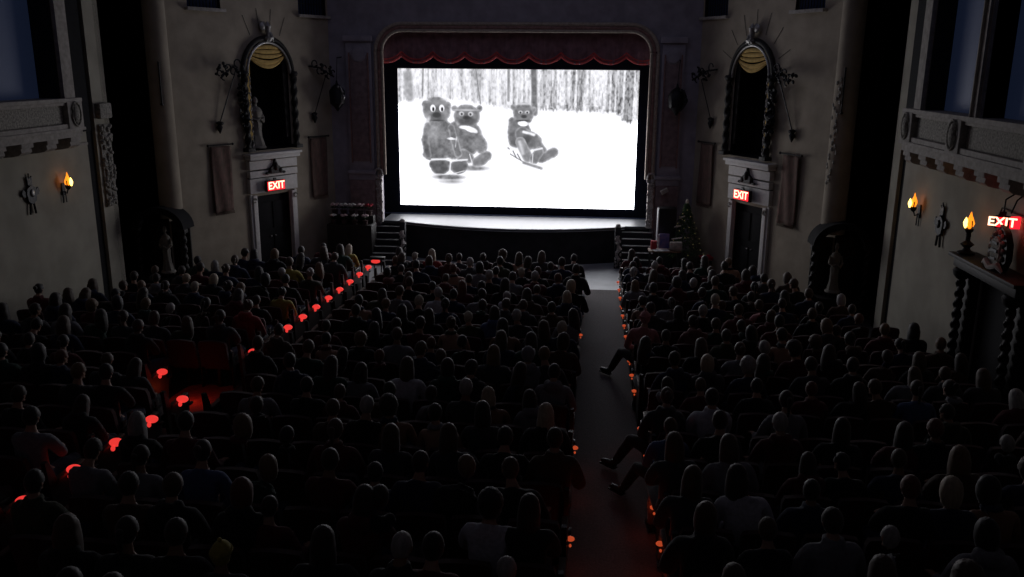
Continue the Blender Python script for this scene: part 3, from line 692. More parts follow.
def ell(cx_, cy_, rx, ry, rot=0.0):
    c_, s_ = math.cos(rot), math.sin(rot); X_ = (uu-cx_)*c_ + (vv-cy_)*s_; Y_ = -(uu-cx_)*s_ + (vv-cy_)*c_
    return (np.sqrt((X_/rx)**2 + (Y_/ry)**2) - 1)*min(rx, ry)
def seg(x0_, y0_, x1_, y1_, r):
    dx, dy = x1_-x0_, y1_-y0_; t = np.clip(((uu-x0_)*dx + (vv-y0_)*dy)/(dx*dx+dy*dy), 0, 1)
    return np.sqrt((uu-x0_-t*dx)**2 + (vv-y0_-t*dy)**2) - r
def paint(d, val, w=.7, tex=0.0):
    global pic
    a = soft(d, w); v_ = val + (fur - .5)*tex if tex else val
    pic = pic*(1-a) + v_*a
fur = fnoise(3.2, 3.2, 3)
def smin(a, b, k=1.6):
    h = np.clip(.5 + .5*(b - a)/k, 0, 1); return b*(1-h) + a*h - k*h*(1-h)
def union(*ds):
    d = ds[0]
    for e in ds[1:]: d = smin(d, e)
    return d + (fur - .5)*1.1
def shape(d, val, tex=60, rim=45):           # furry shape with a lit rim and darker core
    global pic
    a = soft(d, 1.0); inner = np.clip(-d/2.2, 0, 1); v_ = val + 20 + rim*(1 - inner) + (fur - .5)*tex + 18*(fnoise_b - .5)*2
    pic = pic*(1-a) + v_*a
fnoise_b = fnoise(9, 9, 2)
# tree trunks that stand out
paint(seg(137, -2, 138.5, 42, 2.8), 118, 2.0, 60); paint(seg(10, 6, 12, 28, 4.0), 165, 3.0, 60)
paint(seg(79, -2, 81, 14, .4), 120); paint(seg(81, 14, 84, 34, .4), 120); paint(seg(112, 0, 112, 30, 1.2), 150, 1, 40); paint(seg(26, 0, 25, 26, .8), 140, 1, 40)
# sled of the left pair
paint(ell(51, 107.6, 14, 2.6), 120, 1.8, 90); paint(ell(53, 112, 9, 1.8), 165, 2.4, 60); paint(ell(76, 98.0, 13, 2.4), 140, 2, 80)
# bear behind
shape(union(ell(57.3, 38.5, 3, 3), ell(83, 38, 2.6, 3), ell(69.8, 46, 13.2, 11.6), ell(69.5, 68, 15.5, 18.5), seg(57, 56, 59, 84, 4.5), seg(80, 60, 86, 76, 4), ell(84, 75, 7, 8)), 100)
paint(ell(70.5, 50.5, 8, 4.4), 88, 2.5, 40); paint(ell(69.8, 40.0, 10.5, .8), 200, 1.4); paint(ell(64.5, 43.6, 2.6, 2.2), 205, 1.2); paint(ell(73.8, 43.8, 2.6, 2.2), 205, 1.2)
paint(ell(64.8, 44.0, 1.1, 1.2), 70); paint(ell(73.6, 44.2, 1.1, 1.2), 70); paint(ell(69.5, 47.6, 3.0, 1.8), 62, 1.4)
paint(union(ell(67, 57.3, 5, 1.7, .1), ell(74, 59.2, 7, 2.8, .32)), 250, .9)
shape(union(seg(66, 84, 72, 88, 5.5), ell(64, 86, 6, 5)), 100, 45); shape(union(seg(80, 92, 90, 85.5, 5.2), ell(84, 91, 6, 4.6)), 108, 45)
paint(seg(72.6, 84, 75.5, 94, .5), 225)
# bear in front
shape(union(ell(27.8, 34.5, 3.4, 3.6), ell(51, 35.5, 3.2, 3.4), ell(39.4, 41.0, 14.2, 12.6), ell(39, 31.2, 7, 3.4), ell(41.5, 69, 16.0, 22), ell(32, 85, 7.5, 5.5), ell(56, 84, 7, 6)), 96, 75)
shape(union(seg(30, 56, 27, 70, 3.4), seg(27, 70, 29.5, 86, 3.6)), 84, 50, 60); shape(union(seg(54, 58, 57, 70, 3.6), seg(57, 70, 61, 84, 4.0)), 88, 50, 60)
paint(ell(37, 62, 9, 10), 150, 9, 60); paint(ell(44, 78, 8, 9), 112, 6, 60); paint(ell(33, 45, 5, 4), 150, 4, 40); paint(ell(46, 45, 4, 4), 145, 4, 40); paint(ell(39, 32, 8, 3), 150, 4, 50)
paint(ell(39.4, 47.0, 7.6, 4.4), 100, 3, 30); paint(ell(39.2, 45.2, 4.2, 2.6), 66, 1.2); paint(ell(39.3, 50.6, 5.0, .6), 62, 1)
for ex in (35.4, 44.4): paint(ell(ex, 38.6, 2.7, 3.6), 250); paint(ell(ex + .4, 39.6, 1.2, 2.1), 50)
paint(ell(30.5, 49.5, 1.6, 2.8, .5), 210, 2.4)
paint(union(ell(54.0, 68.8, 4.5, 1.2, .1), seg(59.4, 67, 58, 77, .3)), 244, .8)
shape(union(ell(42.0, 97, 9.9, 8.6), seg(34.5, 94.5, 49.5, 94.5, 3.6)), 78, 44); shape(union(ell(61.8, 96.6, 9.2, 7.4, -.35), seg(56.5, 95, 67, 92.5, 3.6)), 80, 34)
paint(union(seg(33.5, 90, 50, 89.4, .9)), 240, 1.2, 60); paint(union(seg(55.5, 91, 70, 89.6, .9)), 238, 1.2, 60); paint(seg(52.9, 91, 52.0, 104, .55), 240)
paint(seg(33, 104.8, 51, 105, .4), 228); paint(seg(53, 104.8, 67, 101, .4), 228)
# bear on the right sled
paint(seg(114, 83, 128, 91, .45), 125); paint(seg(128, 91.5, 146, 97, 1.3), 150, 1.4, 60); paint(seg(117, 80, 120.5, 87, .5), 110); paint(seg(121.5, 83, 125, 89, .5), 110); paint(seg(112, 77, 113, 78, .7), 150)
shape(union(ell(117.0, 36.6, 2.8, 3.0), ell(137.6, 38.6, 2.6, 3.0), ell(127.3, 42.8, 10.4, 10.8), ell(121.5, 61, 10.0, 16, .1), seg(115.8, 50, 116.5, 72, 3.4), seg(128, 56, 132, 64, 5)), 100, 55)
paint(ell(127.2, 33.2, 6.0, 1.0), 215, 1.8)
for ex in (124.2, 131.0): paint(ell(ex, 41.4, 2.2, 1.5), 215, 1.2); paint(ell(ex, 41.8, 1.0, 1.0), 68)
paint(ell(128, 46.6, 5.4, 3.2), 128, 1.6, 30); paint(ell(127.8, 45.6, 2.8, 1.7), 68, 1.2); paint(ell(127.2, 50.0, 5.8, 1.0), 70, 1); paint(union(ell(127.0, 52.6, 5.2, 2.6)), 252, .8)
shape(union(seg(126, 63, 139, 70, 7.2), seg(139, 71, 146, 80, 5.6), ell(133, 74, 6, 5)), 100, 50); paint(seg(127.5, 60.8, 138, 63.5, 1.3), 246, 1.4); paint(ell(130.5, 69, 3.4, 5.5, .6), 80, 3, 30)
shape(seg(124.5, 71, 132, 86, 5.2), 118, 45); paint(seg(123.4, 71, 127, 82, 1.7), 205, 2.4, 30)
shape(union(seg(146, 87.0, 158, 81, 4.6), ell(157, 81, 5.6, 4.6, -.5)), 100, 34); shape(union(seg(138.5, 88, 143.5, 80.0, 4.8)), 102, 34); paint(seg(139, 78.6, 146.5, 76.9, .9), 236, 1)
paint(seg(137.2, 83, 136.8, 92, .5), 215)
pic = np.clip(pic, 0, 252)
lin = np.where(pic/255 <= .04045, pic/255/12.92, ((pic/255 + .055)/1.055)**2.4)
wh = np.clip((pic - 236)/10, 0, 1); er = wh.copy()      # open snow is at full projector brightness, fine detail is not clipped
for sh in range(3):
    pd_ = np.pad(er, 1, mode='edge'); er = np.minimum.reduce([pd_[1:-1, 1:-1], pd_[:-2, 1:-1], pd_[2:, 1:-1], pd_[1:-1, :-2], pd_[1:-1, 2:]])
lin = lin*(1 + (SCREEN_L - 1)*er)
# quadtree: plain white areas become large faces
S = {}
verts = []; faces = []; cols = []
def vid(i, j):
    k = (i, j)
    if k not in S:
        S[k] = len(verts); verts.append((SX0 + (SX1-SX0)*i/W_, YS - .03, SZ1 - (SZ1-SZ0)*j/H_))
    return S[k]
def emit_face(i0, j0, i1, j1):
    faces.append((vid(i0, j1), vid(i1, j1), vid(i1, j0), vid(i0, j0)))
    if i1 - i0 == 1 and j1 - j0 == 1: cols.append(lin[j0, i0])
    else: cols.append(lin[j0:j1, i0:i1].mean())
def quadtree(i0, j0, i1, j1):
    blk = lin[j0:j1, i0:i1]
    if (i1 - i0 <= 1 and j1 - j0 <= 1) or blk.max() - blk.min() < .02: emit_face(i0, j0, i1, j1); return
    im = (i0+i1)//2 if i1-i0 > 1 else i1; jm = (j0+j1)//2 if j1-j0 > 1 else j1
    for (a0, a1) in ((i0, im), (im, i1)):
        if a0 == a1: continue
        for (b0, b1) in ((j0, jm), (jm, j1)):
            if b0 == b1: continue
            quadtree(a0, b0, a1, b1)
quadtree(0, 0, W_, H_)
me = bpy.data.meshes.new('projected_film'); me.from_pydata(verts, [], faces)
ca = me.color_attributes.new('film', 'FLOAT_COLOR', 'CORNER')
cc = np.repeat(np.array(cols), 4); arr = np.ones((len(cc), 4), dtype=np.float32); arr[:, 0] = cc*.985; arr[:, 1] = cc*.985; arr[:, 2] = cc*1.04
ca.data.foreach_set('color', arr.ravel())
fm = bpy.data.materials.new('film_light'); fm.use_nodes = True; nt = fm.node_tree; nt.nodes.clear()
em = nt.nodes.new('ShaderNodeEmission'); at = nt.nodes.new('ShaderNodeVertexColor'); at.layer_name = 'film'; ou = nt.nodes.new('ShaderNodeOutputMaterial')
nt.links.new(at.outputs[0], em.inputs[0]); nt.links.new(em.outputs[0], ou.inputs[0]); em.inputs[1].default_value = 1.0
me.materials.append(fm)
for v in me.vertices: v.co.x -= HC; v.co.y -= YS; v.co.z -= 1.12
SCR = thing('cinema_screen', 'bright cinema screen showing furry bears sitting on sleds in snow', 'screen', (HC, YS, 1.12))
o = bpy.data.objects.new('projected_film', me); COL.objects.link(o); o.parent = SCR
q = MB(); q.bx(SX0 - HC - .02, SX1 - HC + .02, -.02, .0, SZ0 - 1.14, SZ1 - 1.10); q.build('screen_fabric', M['white_stone'], SCR)

# ------------------------------------------------------------------ things around the stage
# Christmas tree on the right
T = thing('christmas_tree', 'lit christmas tree with pale ribbon right of the stage', 'christmas tree', (2.82, 25.0, 0))
q = MB(); r2 = random.Random(21)
for i in range(1500):
    t = r2.random()**.8; z = .45 + 1.55*t; R_ = .48*(1 - t)**.9 + .03; an = r2.uniform(0, 2*PI)
    rr_ = R_*r2.uniform(.55, 1.0); c_ = Vector((rr_*math.cos(an), rr_*math.sin(an), z)); d_ = Vector((math.cos(an), math.sin(an), -.25 + .3*r2.random())).normalized()
    sd = d_.cross(Vector((0, 0, 1))).normalized()*.022; L_ = .12*(1.1 - .6*t)
    q.quad(c_ - sd, c_ + sd, c_ + d_*L_ + sd*.2 - Vector((0, 0, .03)), c_ + d_*L_ - sd*.2 - Vector((0, 0, .03)))
q.build('branches', M['fir'], T, smooth=False)
q = MB(); q.tube([(0, 0, 0), (0, 0, .6)], .04, 8); q.lathe([(.2, 0), (.22, .2), (.2, .22)], (0, 0, 0), 14); q.build('trunk_stand', M['wood_dark'], T)
q = MB()
for i in range(40):
    t = i/40; z = .5 + 1.45*t; an = i*2.4; R_ = .50*(1-t)**.9 + .05; q.ball((R_*math.cos(an), R_*math.sin(an), z), .014, 6)
q.build('fairy_lights', M['fairy'], T)
for z_, r_, a_ in ((.62, .50, 3.0), (.95, .40, 3.4), (1.28, .33, 3.2), (1.55, .2, 3.4)):
    q = MB(); q.tube([(r_*math.cos(a_ + .12*i), r_*math.sin(a_ + .12*i), z_ + .012*i) for i in range(9)], .022, 6); q.build('ribbon', M['ribbon'], T)
q = MB(); q.ball((0, 0, 2.03), (.045, .045, .08), 8); q.build('top_ornament', M['ribbon'], T)
T = thing('loudspeaker', 'tall black loudspeaker cabinet right of the stage steps', 'speaker', (2.28, 25.15, 0))
q = MB(); q.box((0, 0, 1.25), (.50, .42, 1.15), None, .02); q.build('cabinet', M['plastic_black'], T)
q = MB(); q.box((-.26, 0, 1.30), (.03, .36, 1.0), None, .005); q.build('side_edge', M['edge_trim'], T)
q = MB(); q.box((0, 0, .34), (.40, .36, .68), None, .01); q.build('stand', M['plastic_black'], T)
q = MB(); q.lathe([(.02, 0), (.16, .01), (.18, .03)], (0, 0, 0), 20); o = q.build('woofer', M['iron'], T); o.location = (0, -.22, 1.05); o.rotation_euler = (PI/2, 0, 0)
T = thing('spot_lamp', 'small pale angled spotlight mounted above the loudspeaker', 'spotlight', (2.20, 25.5, 2.15))
q = MB(); q.box((0, 0, .1), (.22, .16, .12), Euler((0, -.5, 0)), .02); q.build('lamp_head', M['stone'], T); q = MB(); q.tube([(0, .02, .1), (0, .3, .1)], .02, 6); q.build('arm', M['iron'], T)
T = thing('raffle_table', 'small table with white paper in front of christmas tree', 'table', (2.18, 24.35, 0))
q = MB(); q.box((0, 0, .72), (.9, .45, .04), None, .005); q.build('tabletop', M['wood_brown'], T)
for sx in (-1, 1):
    for sy in (-1, 1):
        q = MB(); q.tube([(sx*.4, sy*.18, 0), (sx*.4, sy*.18, .70)], .02, 6); q.build('leg', M['iron'], T)
q = MB(); q.box((0, 0, .004), (.44, .30, .006), Euler((0, 0, .2))); tag(q.build('paper_sheet', M['paper']), 'white paper sheet lying on small table by loudspeaker', 'paper').location = (2.08, 24.28, .742)
q = MB(); q.box((0, 0, .12), (.34, .24, .22), None, .01); tag(q.build('grey_box', M['stone']), 'grey box on the right half of the small table', 'box').location = (2.5, 24.35, .74)
q = MB(); q.box((0, 0, .21), (.28, .03, .42), Euler((-.12, 0, 0)), .004); T = tag(q.build('standing_poster', M['poster_blue']), 'blue printed poster standing behind white paper on small table', 'poster'); T.location = (2.18, 24.52, .75)
q = MB(); q.box((-.16, -.02, .2), (.05, .02, .40), Euler((-.12, 0, 0))); q.build('white_margin', M['paper'], T)
q = MB(); q.box((0, 0, .12), (.16, .12, .24), None, .01); tag(q.build('red_box', M['red_card']), 'small red and pink box at left end of small table', 'box').location = (1.88, 24.42, .74)
def poinsettia(loc, petal, label, sc_=1.0):
    t = thing('potted_poinsettia', label, 'potted plant', loc, rnd.random()*6, 'potted flowers by the stage')
    q = MB(); q.lathe([(.07, 0), (.10, .14), (.11, .15), (.09, .15)], (0, 0, 0), 12); q.build('pot', M['pot'], t)
    for m_, z_, n_, rr_ in ((M['leaf'], .22, 9, .15), (petal, .30, 10, .14)):
        q = MB()
        for i in range(n_):
            a = i*2*PI/n_ + rnd.random()*.4; L_ = rr_*rnd.uniform(.8, 1.2); c_, s_ = math.cos(a), math.sin(a)
            q.quad((.01*c_, .01*s_, z_), (L_*.5*c_ - .045*s_, L_*.5*s_ + .045*c_, z_ + .03), (L_*c_, L_*s_, z_ - .01), (L_*.5*c_ + .045*s_, L_*.5*s_ - .045*c_, z_ + .03))
        if m_ is petal:
            for i in range(6): q.ball((.08*math.cos(i*1.05), .08*math.sin(i*1.05), z_ + .02*(i % 2)), (.05, .05, .035), 8)
        q.ball((0, 0, z_), .02, 6); q.tube([(0, 0, .12), (0, 0, z_)], .012, 5)
        q.build('leaves' if m_ is M['leaf'] else 'petals', m_, t, smooth=False)
    t.scale = (sc_,)*3
poinsettia((3.40, 24.6, 0.0), M['petal_red'], 'red potted poinsettia on the floor between christmas tree and right door', 1.6)
T = thing('flower_cabinet', 'black stepped cabinet bearing potted flowers left of the stage', 'cabinet', (-7.05, 25.05, 0))
q = MB(); q.box((0, 0, .58), (1.35, .6, 1.16), None, .02); q.build('body', M['wood_dark'], T)
q = MB(); q.box((0, .18, 1.27), (1.30, .26, .22), None, .01); q.build('upper_step', M['wood_dark'], T)
for i in (-1, 1): q = MB(); q.box((i*.33, -.31, .6), (.58, .03, .95), None, .01); q.build('door_panel', M['wood_dark'], T)
for i, (x, pet, nm) in enumerate(((-.55, 'petal_pink', 'pink'), (-.28, 'petal_white', 'cream'), (-.02, 'petal_white', 'cream'), (.24, 'petal_pink', 'pink'), (.50, 'petal_red', 'red'))):
    poinsettia((-7.05 + x, 25.23, 1.38), M[pet], '%s potted poinsettia on the upper step of the black cabinet, %s' % (nm, ('far left', 'second from left', 'middle', 'second from right', 'far right')[i]), 1.0)
for i, (x, pet, nm) in enumerate(((-.50, 'petal_white', 'cream'), (-.18, 'petal_pink', 'pink'), (.14, 'petal_white', 'cream'), (.46, 'petal_pink', 'pink'))):
    poinsettia((-7.05 + x, 24.9, 1.16), M[pet], '%s potted poinsettia on the cabinet front edge, %s' % (nm, ('far left', 'second from left', 'second from right', 'far right')[i]), .85)
T = thing('usher_lamp_stand', 'low black stand with red lamp where left aisle meets the front', 'lamp', (-5.78, 23.0, 0))
q = MB(); q.tube([(-.1, 0, 0), (-.1, 0, .55)], .018, 8); q.tube([(.1, 0, 0), (.1, 0, .55)], .018, 8); q.box((0, 0, .01), (.34, .3, .02)); q.build('legs', M['iron'], T)
q = MB(); q.box((0, 0, .58), (.42, .2, .07), None, .015); q.build('top_hood', M['plastic_black'], T)
q = MB(); q.ball((-.05, -.04, .49), (.13, .09, .055), 12); q.build('red_lamp', M['lamp_red'], T)

# ------------------------------------------------------------------ seating plan
SEAT_X = {'L': [-6.22 - .55*i for i in range(9)], 'C': [-.42 - .535*i for i in range(9)], 'R': [1.17 + .55*i for i in range(9)]}
def row_y(k): return 21.45 - .871*k
def h_limit(Y): return float(np.interp(Y, [4, 15.5, 16.5, 19, 21.3], [8.3, 8.3, 7.9, 6.9, 5.6]))
def seat_exists(b, i, k):
    if abs(SEAT_X[b][i] - HC) > h_limit(row_y(k)): return False
    return not (b == 'L' and k in (10, 11) and i < 2)
ORD = ['front', 'second', 'third', 'fourth', 'fifth', 'sixth', 'seventh', 'eighth', 'ninth', 'tenth', 'eleventh', 'twelfth', 'thirteenth',
       'fourteenth', 'fifteenth', 'sixteenth', 'seventeenth', 'eighteenth', 'nineteenth', 'twentieth']
ORS = ['first'] + ORD[1:9]
SIDE = {'L': 'left of left aisle', 'C': 'left of right aisle', 'R': 'right of right aisle'}
def where(b, k, i): return '%s row, %s seat %s' % (ORD[k], ORS[i], SIDE[b])
SEATS = [(b, k, i) for k in range(19, -1, -1) for b in 'CRL' for i in range(9) if seat_exists(b, i, k)]
# what the photograph shows of each person: seat, sideways shift, taller/shorter, hair, clothing
DATA = """C1|0,0.08,0,0,0;1,-0.17,0.05,0,0;2,-0.14,-0.01,long,0;4,0.12,-0.06,0,0;5,-0.03,-0.1,0,0;6,-0.17,0.01,longblond,red;7,-0.07,-0.1,cap,0
C2|0,-0.17,0.09,0,0;1,0.04,-0.08,0,grey;2,0.17,0.08,0,0;4,-0.15,0.01,0,0;5,-0.17,0.09,0,0;7,-0.12,0.09,0,0;8,0.17,-0.01,0,0
C3|0,0.17,0.09,0,0;1,-0.12,-0.01,0,0;4,0.17,0.12,0,0;5,0.16,0.01,0,0;6,-0.15,0.08,0,0
C4|0,-0.17,0.02,0,0;1,-0.17,0.07,grey,0;2,-0.12,0.06,0,0;3,-0.02,0.11,0,0;6,-0.16,-0.01,long,0;7,-0.08,0.11,0,redplaid
C5|0,0.15,0.12,blond,0;2,-0.17,0.11,0,0;3,-0.02,0.01,0,0;4,0.02,-0,long,0
C6|0,0.08,0.03,longblond,0;1,-0.17,0.06,0,0;2,-0.12,-0.03,0,white;3,-0.04,0.03,0,0;4,-0.03,-0.01,0,0;5,0.17,0.02,grey,white
C7|0,-0.17,-0.01,0,0;1,-0.17,0.03,0,0;6,-0.09,-0.05,0,0
C8|0,0.15,0.12,0,0;1,-0.17,0.03,0,0;2,-0.08,0.09,long,blue;4,-0.17,-0.01,long,0;5,-0.17,0.05,0,0;6,-0.17,-0.04,0,0;7,0.07,0.02,0,0
C9|0,0.03,0.12,cap,0;1,0.17,0.12,long,0;2,0.17,0.07,0,0;3,-0.17,0.07,0,0;4,-0.17,0.06,0,0;6,0.11,-0.09,0,0;7,-0.17,-0.1,0,0
C10|0,0.06,0.12,0,0;1,0.17,0.12,long,0;2,0.17,0.09,long,0;3,0.17,-0.03,0,0;4,0.17,-0.1,0,0;5,0.17,0.08,0,0;6,0.14,-0.06,curlylight,black;7,0.17,-0.06,0,0;8,-0.17,0.12,0,0
C11|0,-0.1,0.12,0,0;1,0.17,0.12,hood,grey;2,0.17,0.12,long,0;3,-0.17,-0.03,0,0;4,0.17,0.1,0,0;5,0.17,-0.09,0,0;6,0.11,-0.08,0,wine;7,0.08,0.12,0,0;8,-0.17,0.12,0,0
C12|0,0.02,0.12,0,0;1,0.17,0.12,0,0;2,-0.04,0.12,0,0;3,0.17,0.12,0,0;4,0.17,0.12,0,white;6,0.12,0.12,0,0;7,0.17,0.12,0,0
C13|0,-0.17,-0.08,0,0;1,-0.17,-0.06,longblond,0;2,0.04,0.12,grey,0;3,0.17,-0.07,0,0;4,0.01,-0.02,0,0;5,0.02,-0.1,0,0;6,0.13,0,0,0;8,-0.17,0.08,0,blue
C14|0,0.02,0.12,longblond,0;1,-0.17,0.05,long,0;2,-0.17,0.01,0,grey;3,-0.17,0.12,curly,0;4,0.02,0.08,bald,0;5,0.17,0,0,0;6,-0.12,0,0,0;8,-0.17,0.1,0,0
C15|0,0.13,0.12,0,0;1,0.17,0.12,0,0;2,0.17,0.12,long,0;3,-0.02,0.03,long,0;4,-0.07,0.08,0,wine;6,-0.11,0.09,0,0;7,-0.12,0.11,0,wine;8,-0.13,0.12,long,0
C16|0,-0.17,0.11,0,0;1,-0.17,0.12,0,0;2,-0.08,0.12,0,navy;4,0.11,0.1,0,wine;6,-0.08,0.11,0,blue;7,-0.17,-0,0,0;8,-0.17,0.12,0,grey
C17|0,-0.03,0.09,0,black;1,0.17,0.12,curly,white;2,-0.15,0.12,0,0;3,0.15,0.12,long,0;4,-0.17,-0.09,0,wine;5,0.17,0.12,0,0;6,0.02,0.12,0,0;7,0.16,0.12,0,0;8,-0.17,0.12,0,0
C18|0,-0.17,-0.1,grey,0;1,-0.17,0.12,0,0;2,0.17,0.12,bald,0;3,0.06,0.12,long,0;4,-0.17,-0.1,beanieyellow,0;5,-0,0.12,0,0;6,0.1,0.12,0,0;7,0.17,0.12,0,0
C19|0,0.07,0.12,0,0;5,-0,0.12,0,0;6,0.17,0.12,0,0
L0|0,0.05,-0.1,longblond,yellow;1,-0.05,-0.08,0,0
L1|0,0.13,0.1,0,0;1,0.17,0.03,0,0;2,0.17,0.02,0,0
L2|0,0.17,0.04,0,0;2,-0.17,0.07,0,0;3,-0.03,0.06,0,0;4,0.17,0.12,0,0
L3|1,0.01,0.09,0,yellow;3,-0.17,0.1,0,0;4,-0.17,-0.1,0,0
L4|0,0.17,0,0,0;4,-0.13,0.05,0,wine
L5|5,-0.07,-0.05,0,0;6,-0.07,-0,0,0
L6|0,0.17,-0.07,0,yellow;6,0.08,-0.06,0,0
L7|1,0.17,0.09,0,0;5,-0.17,0,0,0;6,-0.17,-0.01,0,0
L8|0,0.13,0.07,0,red;1,-0.04,0.1,0,0;2,-0.11,-0.07,0,0;6,-0.17,0.08,0,0
L9|0,0.05,0.12,0,0;1,-0.06,-0.1,0,0;5,-0,0.12,0,grey
L10|2,0.14,0.04,0,0
L12|0,-0.1,-0.1,0,0;2,-0.08,-0.04,red,0;3,0.17,0.12,0,0;4,0.17,0.11,0,0
L13|0,0.03,0.12,0,0;1,0.17,0.09,0,0
L14|0,0.17,-0.1,0,0
L15|0,0.17,0.12,0,0
R0|0,-0.04,-0.03,long,0
R2|1,-0.17,0.03,0,0;2,0.08,0.06,0,0;3,-0.01,-0.07,0,0;4,-0.17,0.08,0,0
R3|0,-0.08,0.06,0,0;1,-0.14,-0,0,0;2,-0.17,-0.01,long,0;4,0.13,0.11,0,0
R4|0,-0.11,-0.1,0,grey;1,0.17,0.01,curly,0;2,0.04,0.02,grey,0;3,-0.1,0.1,0,0;4,0.17,-0.03,0,0;5,-0.05,0.05,0,0;6,-0.07,0.08,0,black
R5|0,0.17,0.12,0,0;2,0.15,0.01,0,0;3,0.17,0.03,0,0;7,0.03,-0.06,0,0
R6|0,-0.05,-0.03,0,0;1,-0.17,-0.05,0,0;2,0.17,0.06,cap,0;3,-0.17,-0.1,0,0;4,0.03,-0.01,0,pink;5,-0.17,-0,0,0;6,-0.17,-0.03,0,0;7,-0.02,-0.1,0,0
R7|2,-0.17,0.02,0,0;3,-0.02,0.12,0,0;5,0.15,0.02,0,0
R8|0,-0.17,0.07,beanie,pink;1,0.17,0.03,0,plaid;4,-0.11,0.11,0,0;5,0.17,0.05,0,0;6,-0.17,-0.1,0,0
R9|0,0.17,-0.05,0,0;3,-0.17,0.11,0,0;4,-0.17,0.12,0,0;5,-0.17,-0.07,curly,0;6,-0.17,0.05,0,0
R10|0,-0.13,0.12,long,0;1,0.09,0.09,long,0;2,0.07,0.03,0,grey;3,-0.14,0.1,grey,wine;4,-0.17,0.12,curly,0;5,-0.17,0.03,0,0
R11|0,0.12,0.12,0,navy;1,0.06,0.05,blond,0;3,-0.17,0.08,long,0;4,-0.17,0.12,0,0;5,-0.17,0.12,0,0
R12|0,-0.14,-0.1,0,0;1,-0.17,-0.1,0,0;3,0.17,-0.07,0,0;4,0.14,-0.04,0,0;5,-0.03,0.01,0,0;6,-0.16,0.03,0,blue;7,-0.17,0.08,0,grey
R13|0,-0.17,0.04,0,0;1,-0.17,0.08,0,white;2,0.17,0.1,0,grey
R14|0,-0.17,-0.07,0,blue;1,-0.17,0.11,0,0;2,-0.04,0.1,0,wine;4,0.17,0.02,0,0;5,-0.03,0.09,0,0;6,0.14,-0.1,grey,0
R15|0,-0.17,0.12,long,0;1,-0.17,0.12,0,grey;2,0.04,-0.1,0,0;3,-0.14,-0.09,0,0;4,-0.17,-0.01,0,navy;5,-0.09,0.12,0,0
R16|0,-0.17,0.05,long,0;1,-0.17,0.12,0,white;2,-0.17,-0.04,0,0;3,0.17,0.08,red,black;4,-0.01,0.11,blond,0;5,-0.17,0.12,0,0
R17|0,-0.17,0.12,0,0;1,-0.17,-0.07,0,black;2,-0.17,0.12,0,grey;3,-0.17,-0.1,bald,grey
R18|2,-0.07,0.12,0,black"""
KNOWN = {}
for ln in DATA.strip().split('\n'):
    key, rest = ln.split('|'); b_, k_ = key[0], int(key[1:])
    for it in rest.split(';'):
        i_, dx_, dz_, ha_, cl_ = it.split(','); KNOWN[(b_, k_, int(i_))] = (float(dx_), float(dz_), ha_, cl_)

# ------------------------------------------------------------------ a theatre seat and a row end panel
seat0 = thing('theatre_seat', '', 'seat')
def shell(parent):
    q = MB(); n = 12; rows_ = []
    for j in range(9):
        z = .42 + .47*j/8; y = -.20 - .10*(j/8); w_ = .245 - (.02 if j == 8 else 0)
        rows_.append([(w_*(-1 + 2*i/n), y - .03*math.cos(PI*(i/n - .5)), z + (.035*math.cos(PI*(i/n-.5)) if j == 8 else 0)) for i in range(n+1)])
    front = [[q.bm.verts.new((p[0], p[1] + .035, p[2])) for p in r] for r in rows_]; back = [[q.bm.verts.new((p[0], p[1] - .035, p[2])) for p in r] for r in rows_]
    for g in (front, back):
        for r0, r1 in zip(g, g[1:]):
            for i in range(n): q.bm.faces.new((r0[i], r0[i+1], r1[i+1], r1[i]))
    for i in range(n): q.bm.faces.new((front[-1][i], front[-1][i+1], back[-1][i+1], back[-1][i])); q.bm.faces.new((front[0][i], front[0][i+1], back[0][i+1], back[0][i]))
    for r0, r1, s0, s1 in zip(front, front[1:], back, back[1:]):
        for i in (0, n): q.bm.faces.new((r0[i], r1[i], s1[i], s0[i]))
    return q.build('backrest', M['seat_fabric'], parent)
shell(seat0)
q = MB(); q.box((0, .04, .40), (.47, .44, .09), None, .03); q.build('seat_cushion', M['seat_fabric'], seat0)
q = MB(); q.box((.262, .0, .56), (.05, .40, .04), None, .012); q.box((.262, -.12, .33), (.025, .10, .66), None, .008); q.build('armrest', M['seat_shell'], seat0)
q = MB(); q.box((0, -.1, .18), (.05, .05, .36)); q.box((0, -.1, .01), (.2, .16, .02)); q.build('pedestal_foot', M['seat_shell'], seat0)
def copy_tree(o, parent=None):
    c = o.copy(); COL.objects.link(c); c.parent = parent
    for ch in o.children: copy_tree(ch, c)
    return c
shown = SEATS[:300]
first = True
for (b, k, i) in shown:
    o = seat0 if first else copy_tree(seat0); first = False
    Y = row_y(k); o.location = (SEAT_X[b][i], Y, floor_z(Y)); o['category'] = 'seat'
    o['label'] = 'dark red folding theatre seat, ' + where(b, k, i); o['group'] = 'theatre seats in rows'
